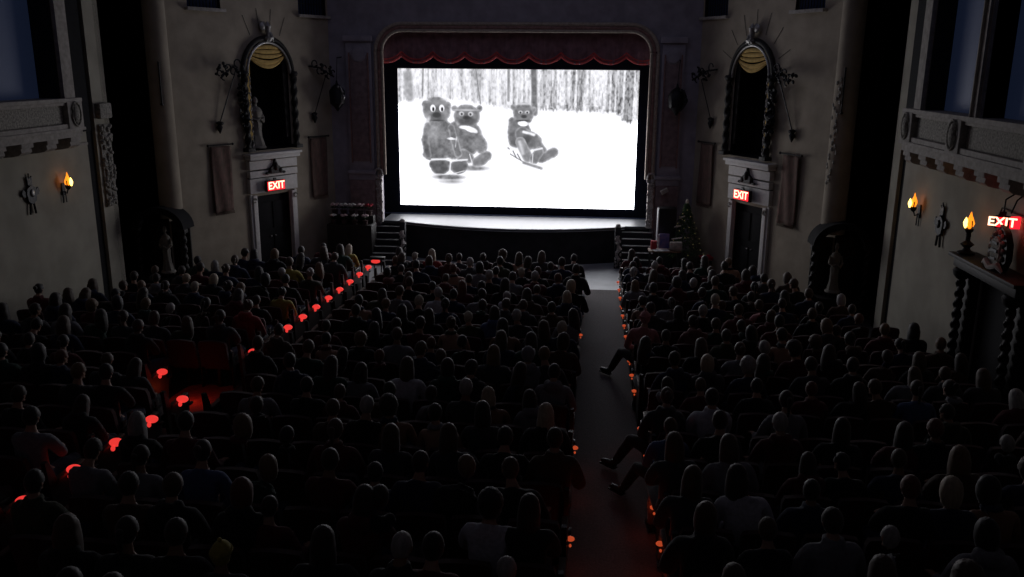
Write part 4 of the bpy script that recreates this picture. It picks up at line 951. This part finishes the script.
def merged(name, items, mats):      # items: (mesh, matrix, material index map)
    V_, F_, MI = [], [], []; off = 0; out_v = []; loops = []; starts = []; totals = []; ls = 0
    for me_, mx, mi in items:
        n = len(me_.vertices); co = np.empty(n*3, dtype=np.float32); me_.vertices.foreach_get('co', co); co = co.reshape(-1, 3)
        m_ = np.array(mx); out_v.append(co @ m_[:3, :3].T + m_[:3, 3])
        L_ = np.empty(len(me_.loops), dtype=np.int32); me_.loops.foreach_get('vertex_index', L_); loops.append(L_ + off)
        t_ = np.empty(len(me_.polygons), dtype=np.int32); me_.polygons.foreach_get('loop_total', t_); totals.append(t_)
        MI.append(np.full(len(t_), mi, dtype=np.int32)); off += n
    me_ = bpy.data.meshes.new(name); v = np.concatenate(out_v); l = np.concatenate(loops); t = np.concatenate(totals)
    me_.vertices.add(len(v)); me_.vertices.foreach_set('co', v.ravel().astype(np.float32))
    me_.loops.add(len(l)); me_.loops.foreach_set('vertex_index', l)
    me_.polygons.add(len(t)); me_.polygons.foreach_set('loop_start', np.concatenate(([0], np.cumsum(t)[:-1])).astype(np.int32))
    me_.polygons.foreach_set('material_index', np.concatenate(MI)); me_.polygons.foreach_set('use_smooth', [True]*len(t))
    me_.update(calc_edges=True); me_.validate()
    for m_ in mats: me_.materials.append(m_)
    o = bpy.data.objects.new(name, me_); COL.objects.link(o); return o
items = []
for (b, k, i) in SEATS[300:]:
    Y = row_y(k)
    for ch in seat0.children: items.append((ch.data, Matrix.Translation((SEAT_X[b][i], Y, floor_z(Y))), 0 if 'back' in ch.name or 'cushion' in ch.name else 1))
tag(merged('front_seats', items, [M['seat_fabric'], M['seat_shell']]), 'dark folding seats of the rows nearest the stage', 'seats', kind='stuff')

def end_panel(lens, name='row_end_panel'):
    t = thing(name, '', 'end panel')
    q = MB(); q.prism_yz([(-.30, 0), (.24, 0), (.27, .30), (.32, .52), (.30, .60), (-.22, .62), (-.34, .90), (-.40, .90), (-.34, .4)], -.025, .025); q.build('panel', M['seat_shell'], t)
    q = MB(); q.box((0, .04, .62), (.07, .50, .035), None, .012); q.build('armrest', M['wood_brown'], t)
    if lens:
        q = MB(); q.box((.03, .30, .46), (.06, .10, .03), None, .008); q.build('lamp_bracket', M['plastic_black'], t)
        q = MB(); k_ = 1.0 if lens == 'lamp_red' else .5
        q.ball((.03 + .05*k_, .0 if k_ == 1.0 else .33, .645 if k_ == 1.0 else .36), (.085*k_, .07*k_, .05*k_), 14); q.ball((.05*k_ + .03, -.08 if k_ == 1.0 else .25, .60 if k_ == 1.0 else .33), (.028*k_, .03*k_, .035*k_), 8); q.build('red_lamp', M[lens], t)
    return t
PAN = {'red': end_panel('lamp_red'), 'orange': end_panel('lamp_orange'), 'plain': end_panel(None)}
def panel(kind, x, k, flip, label, grp, dz=0.0):
    o = copy_tree(PAN[kind]); Y = row_y(k); o.location = (x, Y, floor_z(Y) + dz)
    if flip: o.scale = (-1, 1, 1)
    o['label'] = label; o['group'] = grp
    return o
for k in range(20):
    if k in (8, 10, 11): kind = 'plain'
    else: kind = 'red'
    if k == 11: continue
    x = -6.70 if k == 10 else -5.72
    if k == 10: kind = 'red'
    po = panel(kind, x, k, False, 'row end panel%s on the outer side of left aisle, %s row' % (' with glowing red lamp' if kind == 'red' else ' without lamp', ORD[k]), 'row ends at the left aisle')
    if k == 10: po.location.y -= .40
    panel('plain', -5.14, k, True, 'plain dark row end panel on the inner side of left aisle, %s row' % ORD[k], 'row ends of the centre block at left aisle')
    panel('orange' if k in (6, 13, 14, 16) else 'plain', -.135, k, False, 'dark row end panel on the left side of right aisle, %s row' % ORD[k], 'row ends of the centre block at right aisle')
    panel('orange', .87, k, True, 'row end panel with orange red lamp on right side of right aisle, %s row' % ORD[k], 'row ends at the right aisle')
def glow(x, y, z, e, col=(1, .10, .03)):     # the light that an aisle lamp throws on the carpet
    ld = bpy.data.lights.new('aisle_lamp_light', 'POINT'); ld.energy = e; ld.color = col; ld.shadow_soft_size = .04
    lo = bpy.data.objects.new('aisle_lamp_light', ld); COL.objects.link(lo); lo.location = (x, y, z)
for k in (12, 13, 14, 15, 16, 17, 18, 19):
    Y = row_y(k) + .36
    if k not in (13, 14): glow(.74, Y, floor_z(Y) + .36, .26 if k > 12 else .10)
    if k in (13, 14, 16): glow(-.03, Y, floor_z(Y) + .36, .15)
Y = row_y(11) + .75; glow(-6.35, Y, floor_z(Y) + .26, .9)
for p_ in PAN.values():
    for ch in list(p_.children): bpy.data.objects.remove(ch)
    bpy.data.objects.remove(p_)

# ------------------------------------------------------------------ people
def finish(o, voxel, ratio, smooth_it=1):
    rm = o.modifiers.new('r', 'REMESH'); rm.mode = 'VOXEL'; rm.voxel_size = voxel
    sm = o.modifiers.new('s', 'SMOOTH'); sm.factor = .5; sm.iterations = smooth_it
    de = o.modifiers.new('d', 'DECIMATE'); de.ratio = ratio
    bpy.context.view_layer.update()
    me_ = bpy.data.meshes.new_from_object(o.evaluated_get(bpy.context.evaluated_depsgraph_get()))
    me_.polygons.foreach_set('use_smooth', [True]*len(me_.polygons))
    bpy.data.objects.remove(o); me_.materials.clear()
    bm_ = bmesh.new(); bm_.from_mesh(me_); left_ = set(bm_.verts); best_ = set()     # keep the one continuous surface
    while left_:
        st_ = [left_.pop()]; isl = set(st_)
        while st_:
            for e in st_.pop().link_edges:
                for v in e.verts:
                    if v not in isl: isl.add(v); left_.discard(v); st_.append(v)
        if len(isl) > len(best_): best_ = isl
    bmesh.ops.delete(bm_, geom=[v for v in bm_.verts if v not in best_], context='VERTS'); bm_.to_mesh(me_); bm_.free()
    me_.polygons.foreach_set('use_smooth', [True]*len(me_.polygons)); return me_
def skin_geo(chains, root=0):           # chains: lists of (point, (rx, ry)); shared points are merged
    bm_ = bmesh.new(); lay = bm_.verts.layers.skin.verify(); pts = {}
    for ch in chains:
        prev = None
        for (p, r) in ch:
            key = tuple(round(c, 3) for c in p)
            if key not in pts:
                v = bm_.verts.new(p); v[lay].radius = r if isinstance(r, tuple) else (r, r); v[lay].use_root = (len(pts) == root); pts[key] = v
            v = pts[key]
            if prev is not None and prev is not v and not bm_.edges.get((prev, v)): bm_.edges.new((prev, v))
            prev = v
    me_ = bpy.data.meshes.new('skel'); bm_.to_mesh(me_); bm_.free()
    o = bpy.data.objects.new('skel', me_); COL.objects.link(o)
    o.modifiers.new('k', 'SKIN'); ss = o.modifiers.new('u', 'SUBSURF'); ss.levels = 1
    bpy.context.view_layer.update()
    out = bpy.data.meshes.new_from_object(o.evaluated_get(bpy.context.evaluated_depsgraph_get())); bpy.data.objects.remove(o)
    return out
def head_bm(bm_, mx):                  # head with brow, nose, mouth, chin, ears; centre at the origin, facing +y
    r = bmesh.ops.create_uvsphere(bm_, u_segments=28, v_segments=20, radius=1.0)
    for v in r['verts']:
        x, y, z = v.co
        w_ = .076*(1 - .22*max(0, -z)**1.5); d_ = .096*(1 - .10*max(0, -z)); 
        X_, Y_, Z_ = x*w_, y*d_, z*.112
        if y > 0: Y_ = Y_*(.93 - .06*max(0, -z)) + (.012 if -.95 < z < -.6 and abs(x) < .4 else 0)
        if y > .5 and abs(abs(x) - .42) < .2 and abs(z) < .18: Y_ -= .008
        v.co = Vector((X_, Y_, Z_))
    vs_ = list(r['verts'])
    def ball(c_, s_, rot=None):
        rr_ = bmesh.ops.create_uvsphere(bm_, u_segments=10, v_segments=8, radius=1.0)['verts']
        bmesh.ops.transform(bm_, matrix=Matrix.Translation(c_) @ (rot.to_matrix().to_4x4() if rot else Matrix()) @ Matrix.Diagonal((*s_, 1)), verts=rr_); vs_.extend(rr_)
    ball((0, .093, -.012), (.012, .018, .026), Euler((.5, 0, 0))); ball((0, .100, -.028), (.016, .012, .010))
    ball((0, .084, .022), (.05, .012, .010)); ball((0, .083, -.058), (.026, .012, .007)); ball((0, .080, -.070), (.022, .012, .007))
    ball((0, .066, -.100), (.026, .022, .018))
    for sx in (-1, 1):
        ball((sx*.031, .080, .002), (.014, .010, .009)); ball((sx*.079, -.005, -.012), (.010, .022, .032), Euler((.15, 0, sx*.4)))
    bmesh.ops.transform(bm_, matrix=mx, verts=vs_)
def arms(kind, sx, lift=0.0):
    S_ = (sx*.175, -.03, .985)
    if kind == 'rest': E_, W_a = (sx*.265, .02, .70), (sx*.262, .235, .665)
    elif kind == 'lap': E_, W_a = (sx*.255, .05, .69), (sx*.12, .25, .625)
    elif kind == 'cross': E_, W_a = (sx*.235, .10, .74), (-sx*.03, .19 + .02*sx, .80 + .01*sx)
    elif kind == 'chin': E_, W_a = (sx*.24, .12, .74), (sx*.10, .16, 1.00)
    else: E_, W_a = (sx*.27, .03, .70), (sx*.20, .26, .62)
    return S_, E_, W_a
POSES = [  # head offset x,y,z; yaw, pitch, roll; right arm, left arm; spine lean x
    ((0, .02, 0), (0, .05, 0), 'rest', 'rest', 0.0), ((.01, .02, 0), (.35, .08, -.05), 'lap', 'lap', .01),
    ((-.03, .03, -.005), (-.45, .05, .12), 'rest', 'lap', -.02), ((0, .01, .0), (0, -.08, 0), 'cross', 'cross', 0.0),
    ((-.05, .05, -.02), (-.1, .12, .18), 'chin', 'rest', -.03), ((.045, .03, -.01), (.15, .05, -.16), 'lap', 'rest', .03),
    ((.0, .07, -.03), (0, .35, 0), 'lap', 'lap', 0.0), ((.02, .02, 0), (.1, .05, -.05), 'rest', 'lap', .0)]
LEG_OUT = 7
def leg_pts(pose, sx):
    if pose == LEG_OUT and sx < 0: return (-.12, .06, .50), (-.22, .24, .51), (-.30, .38, .48), (-.37, .50, .29), (-.44, .60, .10), (-.46, .63, .045), (-.54, .73, .035)
    return (sx*.09, .04, .50), (sx*.11, .26, .515), (sx*.115, .43, .50), (sx*.12, .45, .30), (sx*.125, .43, .09), (sx*.13, .47, .045), (sx*.145, .60, .035)
def joint_pts(pose):
    (ox, oy, oz), (yw, pt, rl), ra, la, lean = POSES[pose]
    pelvis = (0, -.03, .50); waist = (lean*.3, -.075, .66); chest = (lean*.8, -.07, .86); neckb = (lean, -.055, 1.02); neck = (lean + ox*.4, -.035 + oy*.2, 1.085)
    headc = Vector((lean + ox, oy - .01, 1.205 + oz))
    hm = Matrix.Translation(headc) @ Euler((-pt, rl, -yw), 'XYZ').to_matrix().to_4x4() @ Matrix.Scale(.93, 4)
    return pelvis, waist, chest, neckb, neck, headc, hm, ra, la
def hand_chains(W_a, E_, sx, kind):
    W_ = Vector(W_a); d = (W_ - Vector(E_)).normalized()
    if kind in ('rest', 'lap', 'relax'): d = Vector((d.x*.6, 1, -.10)).normalized()
    if kind == 'chin': d = Vector((-sx*.1, .15, 1)).normalized()
    side = d.cross(Vector((0, 0, 1)));
    if side.length < .2: side = Vector((1, 0, 0))
    side.normalize(); dn = side.cross(d).normalized()
    if dn.z > 0: dn = -dn
    palm = W_ + d*.05; kn = W_ + d*.085; ch = [[(W_a, .027), (tuple(palm), (.036, .018)), (tuple(kn), (.036, .015))]]
    for j, (o_, L_) in enumerate(((-.030, .066), (-.010, .078), (.010, .074), (.029, .058))):
        b0 = kn + side*o_*.9; p1 = b0 + d*L_*.45 + dn*.006; p2 = p1 + d*L_*.30 + dn*L_*.25; p3 = p2 + d*L_*.14 + dn*L_*.28
        ch.append([(tuple(kn), (.036, .015)), (tuple(b0 + d*.006), .0105), (tuple(p1), .0095), (tuple(p2), .0085), (tuple(p3), .0075)])
    th0 = W_ + d*.025 + side*(-sx*.028); th1 = th0 + side*(-sx*.022) + d*.022; th2 = th1 + d*.028 + dn*.008
    ch.append([(tuple(palm), (.036, .018)), (tuple(th0), .013), (tuple(th1), .0115), (tuple(th2), .0095)])
    return ch
def body_mesh(pose):
    pelvis, waist, chest, neckb, neck, headc, hm, ra, la = joint_pts(pose)
    ch = [[(pelvis, (.155, .115)), (waist, (.130, .095)), (chest, (.150, .105)), (neckb, (.085, .065)), (neck, .054), (tuple(headc - Vector((0, .015, .05))), .052)]]
    for sx, kd in ((1, ra), (-1, la)):
        S_, E_, W_a = arms(kd, sx); mid = tuple((Vector(S_) + Vector(E_))/2); m2 = tuple(Vector(E_)*.6 + Vector(W_a)*.4)
        ch.append([(chest, (.150, .105)), ((sx*.12, -.05, .965), .072), (S_, .060), (mid, .050), (E_, .041), (m2, .040), (W_a, .027)])
        ch += hand_chains(W_a, E_, sx, kd)
        ch.append([(pelvis, (.155, .115))] + list(zip(leg_pts(pose, sx), (.092, .078, .060, .055, .036, .040, .034))))
    g = skin_geo(ch)
    bm_ = bmesh.new(); bm_.from_mesh(g); head_bm(bm_, hm)
    me_ = bpy.data.meshes.new('b'); bm_.to_mesh(me_); bm_.free(); o = bpy.data.objects.new('b', me_); COL.objects.link(o)
    return finish(o, .0085, .16, 2)
def top_mesh(pose, kind):
    t = {'sweater': .016, 'jacket': .032, 'hooded jacket': .022}[kind]
    pelvis, waist, chest, neckb, neck, headc, hm, ra, la = joint_pts(pose)
    ch = [[((0, -.03, .46), (.175 + t, .135 + t)), (waist, (.140 + t, .105 + t)), (chest, (.155 + t, .112 + t)), ((neckb[0], neckb[1] - .005, neckb[2] + .01), (.092 + t, .070 + t)), ((neck[0], neck[1] - .008, neck[2] - .025), .060 + t*.7)]]
    for sx, kd in ((1, ra), (-1, la)):
        S_, E_, W_a = arms(kd, sx); mid = tuple((Vector(S_) + Vector(E_))/2); m2 = tuple(Vector(E_)*.6 + Vector(W_a)*.4); e2 = tuple(Vector(E_)*.12 + Vector(W_a)*.88)
        ch.append([(chest, (.155 + t, .112 + t)), ((sx*.12, -.05, .97), .075 + t), ((S_[0], S_[1], S_[2] - .005), .064 + t), (mid, .054 + t), (E_, .048 + t), (m2, .045 + t), (e2, .036 + t*.8)])
    g = skin_geo(ch); bm_ = bmesh.new(); bm_.from_mesh(g)
    if kind == 'hooded jacket':
        for c_, s_ in (((neckb[0], -.13, 1.04), (.11, .055, .075)), ((neckb[0] + .07, -.07, 1.06), (.05, .07, .05)), ((neckb[0] - .07, -.07, 1.06), (.05, .07, .05))):
            r = bmesh.ops.create_uvsphere(bm_, u_segments=14, v_segments=10, radius=1.0)['verts']; bmesh.ops.transform(bm_, matrix=Matrix.Translation(c_) @ Matrix.Diagonal((*s_, 1)), verts=r)
    if kind == 'jacket':
        for a_ in range(8):
            an = a_*PI/4; r = bmesh.ops.create_uvsphere(bm_, u_segments=10, v_segments=8, radius=1.0)['verts']; bmesh.ops.transform(bm_, matrix=Matrix.Translation((neck[0] + .062*math.cos(an), neck[1] + .062*math.sin(an) - .01, neck[2] - .02)) @ Matrix.Diagonal((.034, .034, .034, 1)), verts=r)
    for v in bm_.verts:                 # cloth folds
        n_ = noise.noise(v.co*9.0)*.008; v.co += v.co.normalized()*n_
    me_ = bpy.data.meshes.new('b'); bm_.to_mesh(me_); bm_.free(); o = bpy.data.objects.new('b', me_); COL.objects.link(o)
    return finish(o, .016, .35, 2)
def trouser_mesh(pose=0):
    q = MB(); q.ball((0, -.03, .515), (.192, .150, .115), 20); q.ball((0, -.05, .59), (.170, .128, .10), 18)
    for sx in (1, -1):
        pts = [Vector(p) for p in leg_pts(pose, sx)[:5]]; rr_ = (.108, .094, .080, .070, .058)
        q.tube(pts, list(rr_), 14)
        for p, r_ in list(zip(pts, rr_))[:4]: q.ball(tuple(p), r_*1.0, 12)
    me_ = bpy.data.meshes.new('b'); q.bm.to_mesh(me_); q.bm.free(); o = bpy.data.objects.new('b', me_); COL.objects.link(o)
    return finish(o, .016, .40, 2)
def shoe_mesh(sx):
    q = MB(); q.ball((sx*.13, .44, .06), (.045, .06, .055), 10); q.ball((sx*.137, .53, .045), (.046, .13, .045), 12); q.box((sx*.137, .52, .012), (.085, .25, .022), None, .008)
    me_ = bpy.data.meshes.new('shoe'); q.bm.to_mesh(me_); q.bm.free(); return me_
def hair_mesh(kind):                    # in head space
    bm_ = bmesh.new()
    NU, NV = 36, 22
    def R_(dr, sc_, ex):
        return Vector((dr.x*(.077 + ex*.85)*sc_, dr.y*(.097 + ex*.85)*sc_ - .002, dr.z*(.108 + ex*.8)*sc_ + .008))
    ex = {'short': .012, 'long': .018, 'bob': .022, 'curly': .045, 'bun': .010, 'ponytail': .011, 'beanie': .018, 'cap': .016, 'hood': .024, 'bald': .004, 'thin': .007}[kind]
    grid = []
    for j in range(NV + 1):
        th = PI*j/NV*(.80 if kind in ('short', 'bald', 'thin', 'cap', 'bun', 'ponytail') else .84); row = []
        for i in range(NU):
            ph_ = 2*PI*i/NU; d = Vector((math.sin(th)*math.sin(ph_), -math.sin(th)*math.cos(ph_), math.cos(th)))   # ph 0 = back
            front = d.y
            e = ex
            if kind == 'curly': e += .014*noise.noise(d*7) + .008*noise.noise(d*16)
            elif kind in ('short', 'thin'): e += .006*noise.noise(d*9)
            elif kind in ('long', 'bob'): e += .006*noise.noise(Vector((d.x*8, d.y*8, d.z*2)))
            p = R_(d, 1.0, e)
            if kind in ('long', 'bob') and d.z < .1:
                L_ = (.22 if kind == 'long' else .06)*min(1.0, (.1 - d.z)/.9)
                p.z -= L_; p.x *= 1 + (.40 if kind == 'long' else .22)*min(1, (.1-d.z)); p.y -= .02*min(1, .1 - d.z) + (.028 if kind == 'long' and d.y < 0 else 0)
            # hairline: the face side is pulled up over the forehead
            if d.y > -.05 and kind != 'hood':
                zl = .045 + .045*min(1, max(0, d.y))*1.0
                if abs(d.x) > .75: zl = -.01
                if kind in ('long', 'bob'): zl = zl if abs(p.x) < .062 else p.z
                if kind in ('beanie', 'cap'): zl = .035
                if p.z < zl:
                    p = Vector((p.x*.97, p.y*.80 if d.y > .3 else p.y, zl))
                    if d.y <= .3: p.x *= 1.0
            if kind == 'hood' and d.y > .25 and p.z < .08: p = Vector((p.x*1.12, .075, p.z))
            row.append(bm_.verts.new(p))
        grid.append(row)
    for r0, r1 in zip(grid, grid[1:]):
        for i in range(NU):
            try: bm_.faces.new((r0[i], r0[(i+1) % NU], r1[(i+1) % NU], r1[i]))
            except ValueError: pass
    if kind == 'bun': 
        r = bmesh.ops.create_uvsphere(bm_, u_segments=12, v_segments=9, radius=.042)['verts']; bmesh.ops.translate(bm_, verts=r, vec=(0, -.115, .065))
    if kind == 'ponytail':
        for t in range(7):
            r = bmesh.ops.create_uvsphere(bm_, u_segments=10, v_segments=8, radius=.034 - .003*t)['verts']; bmesh.ops.translate(bm_, verts=r, vec=(0, -.125 - .008*math.sin(t*.6), .04 - .034*t))
    if kind == 'cap':
        r = bmesh.ops.create_uvsphere(bm_, u_segments=14, v_segments=8, radius=1.0)['verts']; bmesh.ops.transform(bm_, matrix=Matrix.Translation((0, .13, .040)) @ Matrix.Diagonal((.07, .075, .010, 1)), verts=r)
    if kind == 'beanie':
        for i in range(30):
            a_ = 2*PI*i/30; r = bmesh.ops.create_uvsphere(bm_, u_segments=6, v_segments=5, radius=1.0)['verts']; bmesh.ops.transform(bm_, matrix=Matrix.Translation((.090*math.cos(a_), .108*math.sin(a_) - .004, .028)) @ Matrix.Diagonal((.013, .013, .026, 1)), verts=r)
        r = bmesh.ops.create_uvsphere(bm_, u_segments=8, v_segments=6, radius=.022)['verts']; bmesh.ops.translate(bm_, verts=r, vec=(0, 0, .145))
    bmesh.ops.remove_doubles(bm_, verts=bm_.verts, dist=.0008)
    me_ = bpy.data.meshes.new('hair_' + kind); bm_.to_mesh(me_); bm_.free(); me_.polygons.foreach_set('use_smooth', [True]*len(me_.polygons)); return me_

BODY = [body_mesh(p) for p in range(len(POSES))]
HEADM = [joint_pts(p)[6] for p in range(len(POSES))]
TOPK = ['sweater', 'jacket', 'hooded jacket']
TOP = {(p, t): top_mesh(p, t) for p in range(len(POSES)) for t in TOPK}
TRO = trouser_mesh(); TRO_OUT = trouser_mesh(LEG_OUT); SHOE = [shoe_mesh(-1), shoe_mesh(1)]
HAIRK = ['short', 'long', 'bob', 'curly', 'bun', 'ponytail', 'beanie', 'cap', 'hood', 'bald', 'thin']
HAIR = {k: hair_mesh(k) for k in HAIRK}
for me_ in BODY: me_.materials.append(M['skin'])
for me_ in list(TOP.values()) + [TRO, TRO_OUT] + SHOE + list(HAIR.values()): me_.materials.append(M['black_cloth'])
HC_ = {'black': (.012, .010, .010), 'dark brown': (.030, .018, .012), 'brown': (.075, .042, .022), 'blond': (.44, .35, .24), 'grey': (.34, .32, .30), 'auburn': (.13, .035, .015), 'light brown': (.17, .10, .05)}
CC_ = {'black': (.012, .012, .014), 'dark grey': (.05, .05, .055), 'navy': (.018, .025, .06), 'wine red': (.10, .018, .022), 'brown': (.075, .045, .03), 'olive': (.05, .055, .03), 'grey': (.20, .20, .22),
       'white': (.52, .52, .58), 'blue': (.07, .11, .24), 'yellow': (.40, .33, .07), 'red': (.32, .035, .035), 'pink': (.50, .22, .22), 'plaid': (.20, .09, .08), 'dark green': (.02, .05, .035), 'cream': (.42, .38, .30)}
HM = {k: mat(k.replace(' ', '_') + '_hair', c, .62, n=.35, scale=40, stretch=(1, 1, .2), sheen=.25, spec=.4) for k, c in HC_.items()}
CM = {k: mat(k.replace(' ', '_') + '_cloth', c, .9, n=.25, scale=30, sheen=.15, bump=.3) for k, c in CC_.items()}
r3 = random.Random(99)
def pick(ws): 
    t = r3.random()*sum(w for _, w in ws)
    for v, w in ws:
        t -= w
        if t <= 0: return v
    return ws[-1][0]
def style(known):
    hk = pick([('short', 40), ('long', 22), ('bob', 10), ('curly', 7), ('bun', 4), ('ponytail', 6), ('thin', 6), ('beanie', 1.5), ('cap', 1.5)])
    hc = pick([('black', 25), ('dark brown', 32), ('brown', 24), ('light brown', 8), ('grey', 4), ('auburn', 3), ('blond', 1)])
    tc = pick([('black', 24), ('dark grey', 18), ('navy', 14), ('wine red', 9), ('brown', 7), ('olive', 5), ('grey', 6), ('dark green', 5)])
    hat = None
    if known:
        ha, cl = known[2], known[3]
        if ha != '0':
            hk, hc = {'longblond': ('long', 'blond'), 'long': ('long', hc), 'cap': ('cap', hc), 'curly': ('curly', hc), 'curlylight': ('curly', 'light brown'), 'grey': ('short', 'grey'), 'blond': ('bob', 'blond'), 'hood': ('hood', 'grey'),
                      'bald': ('thin', 'grey'), 'beanie': ('beanie', hc), 'red': ('short', 'auburn'), 'beanieyellow': ('beanie', 'yellow')}[ha]
            if ha == 'long' and hc == 'black': hc = 'brown'
        elif hk not in ('short', 'long', 'bob', 'ponytail', 'thin', 'bun'): hk = 'short'
        if cl != '0': tc = {'wine': 'wine red', 'redplaid': 'plaid'}.get(cl, cl)
    tk = pick([('sweater', 50), ('jacket', 25), ('hooded jacket', 25)])
    if hk == 'hood': tk = 'hooded jacket'; tc = 'grey' if tc not in CM else tc
    hatc = None
    if hk in ('beanie', 'cap', 'hood'):
        hatc = 'yellow' if hc == 'yellow' else ('pink' if known and known[3] == 'pink' else ('cream' if hk == 'cap' else (tc if hk == 'hood' else pick([('grey', 1), ('navy', 1), ('red', .6)]))))
    return hk, hc, tc, tk, hatc
HW = {'short': 'short {} hair', 'long': 'long {} hair', 'bob': 'bobbed {} hair', 'curly': 'curly {} hair', 'bun': '{} hair bun', 'ponytail': '{} ponytail', 'thin': 'cropped {} hair', 'bald': 'bald head', 'beanie': '{} beanie', 'cap': '{} cap', 'hood': '{} hood up'}
def person_mats(hk, hc, tc, hatc):
    return (CM[hatc] if hatc else (M['skin'] if hk == 'bald' else HM[hc if hc in HM else 'brown'])), CM[tc]
def person_parts(pose, hk, tk): 
    return BODY[pose], HAIR[hk], TOP[(pose, tk)]
people = []
fill_rng = random.Random(17)
for (b, k, i) in SEATS:
    kn = KNOWN.get((b, k, i))
    if (b, k, i) in (('C', 13, 8), ('C', 14, 8), ('C', 12, 8), ('C', 14, 7)): continue
    if b == 'C' and i == 8 and k >= 3 and not kn: continue
    if (b, i) == ('R', 0) and k in (8, 13, 14) and not kn: kn = (0.0, 0.0, '0', '0')
    if not kn and fill_rng.random() > (.15 if k == 0 else .80 if k < 12 else .72): continue
    people.append((b, k, i, kn))
# the 300 nearest, but the unmistakable ones near the stage are kept among them
def special(p): return p[3] is not None and p[1] < 9 and p[3][2] in ('longblond', 'cap', 'beanie', 'hood', 'curlylight') or (p[3] is not None and p[3][3] in ('yellow', 'redplaid', 'white', 'pink') and p[1] < 9)
people.sort(key=lambda p: (0 if special(p) else 1, -p[1]))
solo, crowd = people[:300], people[300:]
protos = {}
def link(me_, name, parent, m, mx=None):
    o = bpy.data.objects.new(name, me_); COL.objects.link(o); o.parent = parent
    if m: o.material_slots[0].link = 'OBJECT'; o.material_slots[0].material = m
    if mx: o.matrix_local = mx
    return o
def placement(b, k, i, kn):
    if kn: kn = (kn[0], min(kn[1], .07))
    Y = row_y(k); dx, dz = (kn[0], kn[1]) if kn else (r3.uniform(-.06, .06), r3.uniform(-.07, .06))
    sc_ = 1.0 + dz/1.3
    mx = Matrix.Translation((SEAT_X[b][i] + dx, Y + r3.uniform(-.02, .03), floor_z(Y) + (.0 if sc_ >= 1 else .42*(1 - sc_)))) @ Euler((r3.uniform(-.03, .03), r3.uniform(-.03, .03), r3.uniform(-.10, .10) + (.06 if b == 'L' else -.06 if b == 'R' else 0) * -1)).to_matrix().to_4x4() @ Matrix.Diagonal((sc_, sc_, sc_, 1))
    if (b, i) == ('C', 8): mx = mx @ Matrix.Diagonal((.88, 1, 1, 1))
    return mx
def hair_mx(pose, hk):
    return HEADM[pose]
for (b, k, i, kn) in solo:
    hk, hc, tc, tk, hatc = style(kn); pose = r3.choice([0, 0, 1, 2, 3, 3, 4, 5, 6]); pose = LEG_OUT if (b, i) == ('R', 0) and k in (8, 13, 14) else pose; pose = (6, 3)[k % 2] if (b, i) in (('C', 8), ('L', 0)) else pose; mx = placement(b, k, i, kn)
    look = HW[hk].format(hatc or hc)
    t = thing('person', 'person, %s, %s %s, %s' % (look, tc, {'hooded jacket': 'hoodie'}.get(tk, tk), where(b, k, i)), 'person', group='seated audience'); t.matrix_world = mx
    hm_, cm_ = person_mats(hk, hc, tc, hatc); bo, ha, to = person_parts(pose, hk, tk)
    link(bo, 'body', t, M['skin2'] if r3.random() < .25 else None)
    if hk in ('beanie', 'cap', 'hood'): link(ha, {'beanie': 'knitted_cap', 'cap': 'cap', 'hood': 'hood'}[hk], t, hm_, hair_mx(pose, hk))
    elif hk != 'bald': link(ha, 'hair', t, hm_, hair_mx(pose, hk))
    link(to, tk.replace(' ', '_'), t, cm_); link(TRO_OUT if pose == LEG_OUT else TRO, 'trousers', t, CM[r3.choice(['navy', 'black', 'dark grey'])])
    for n_, sh in enumerate(SHOE): link(sh, 'shoe', t, M['plastic_black'], Matrix.Translation((-.10, .34, 0)) @ Matrix.Rotation(.65, 4, 'Z') if pose == LEG_OUT and n_ == 0 else None)
mats_, idx, items = [], {}, []
def mi(m_):
    if m_.name not in idx: idx[m_.name] = len(mats_); mats_.append(m_)
    return idx[m_.name]
for (b, k, i, kn) in crowd:
    hk, hc, tc, tk, hatc = style(kn); pose = r3.choice([0, 0, 1, 2, 3, 4, 5, 6]); mx = placement(b, k, i, kn)
    hm_, cm_ = person_mats(hk, hc, tc, hatc); bo, ha, to = person_parts(pose, hk, tk)
    items.append((bo, mx, mi(M['skin']))); items.append((to, mx, mi(cm_))); items.append((TRO, mx, mi(CM['navy'])))
    if hk != 'bald': items.append((ha, mx @ hair_mx(pose, hk), mi(hm_)))
if items: tag(merged('front_rows_audience', items, mats_), 'seated audience seen from behind in the rows nearest the stage', 'audience', kind='stuff')
print('people', len(solo), len(crowd), 'seats', len(SEATS))
# feet stretched out into the right aisle
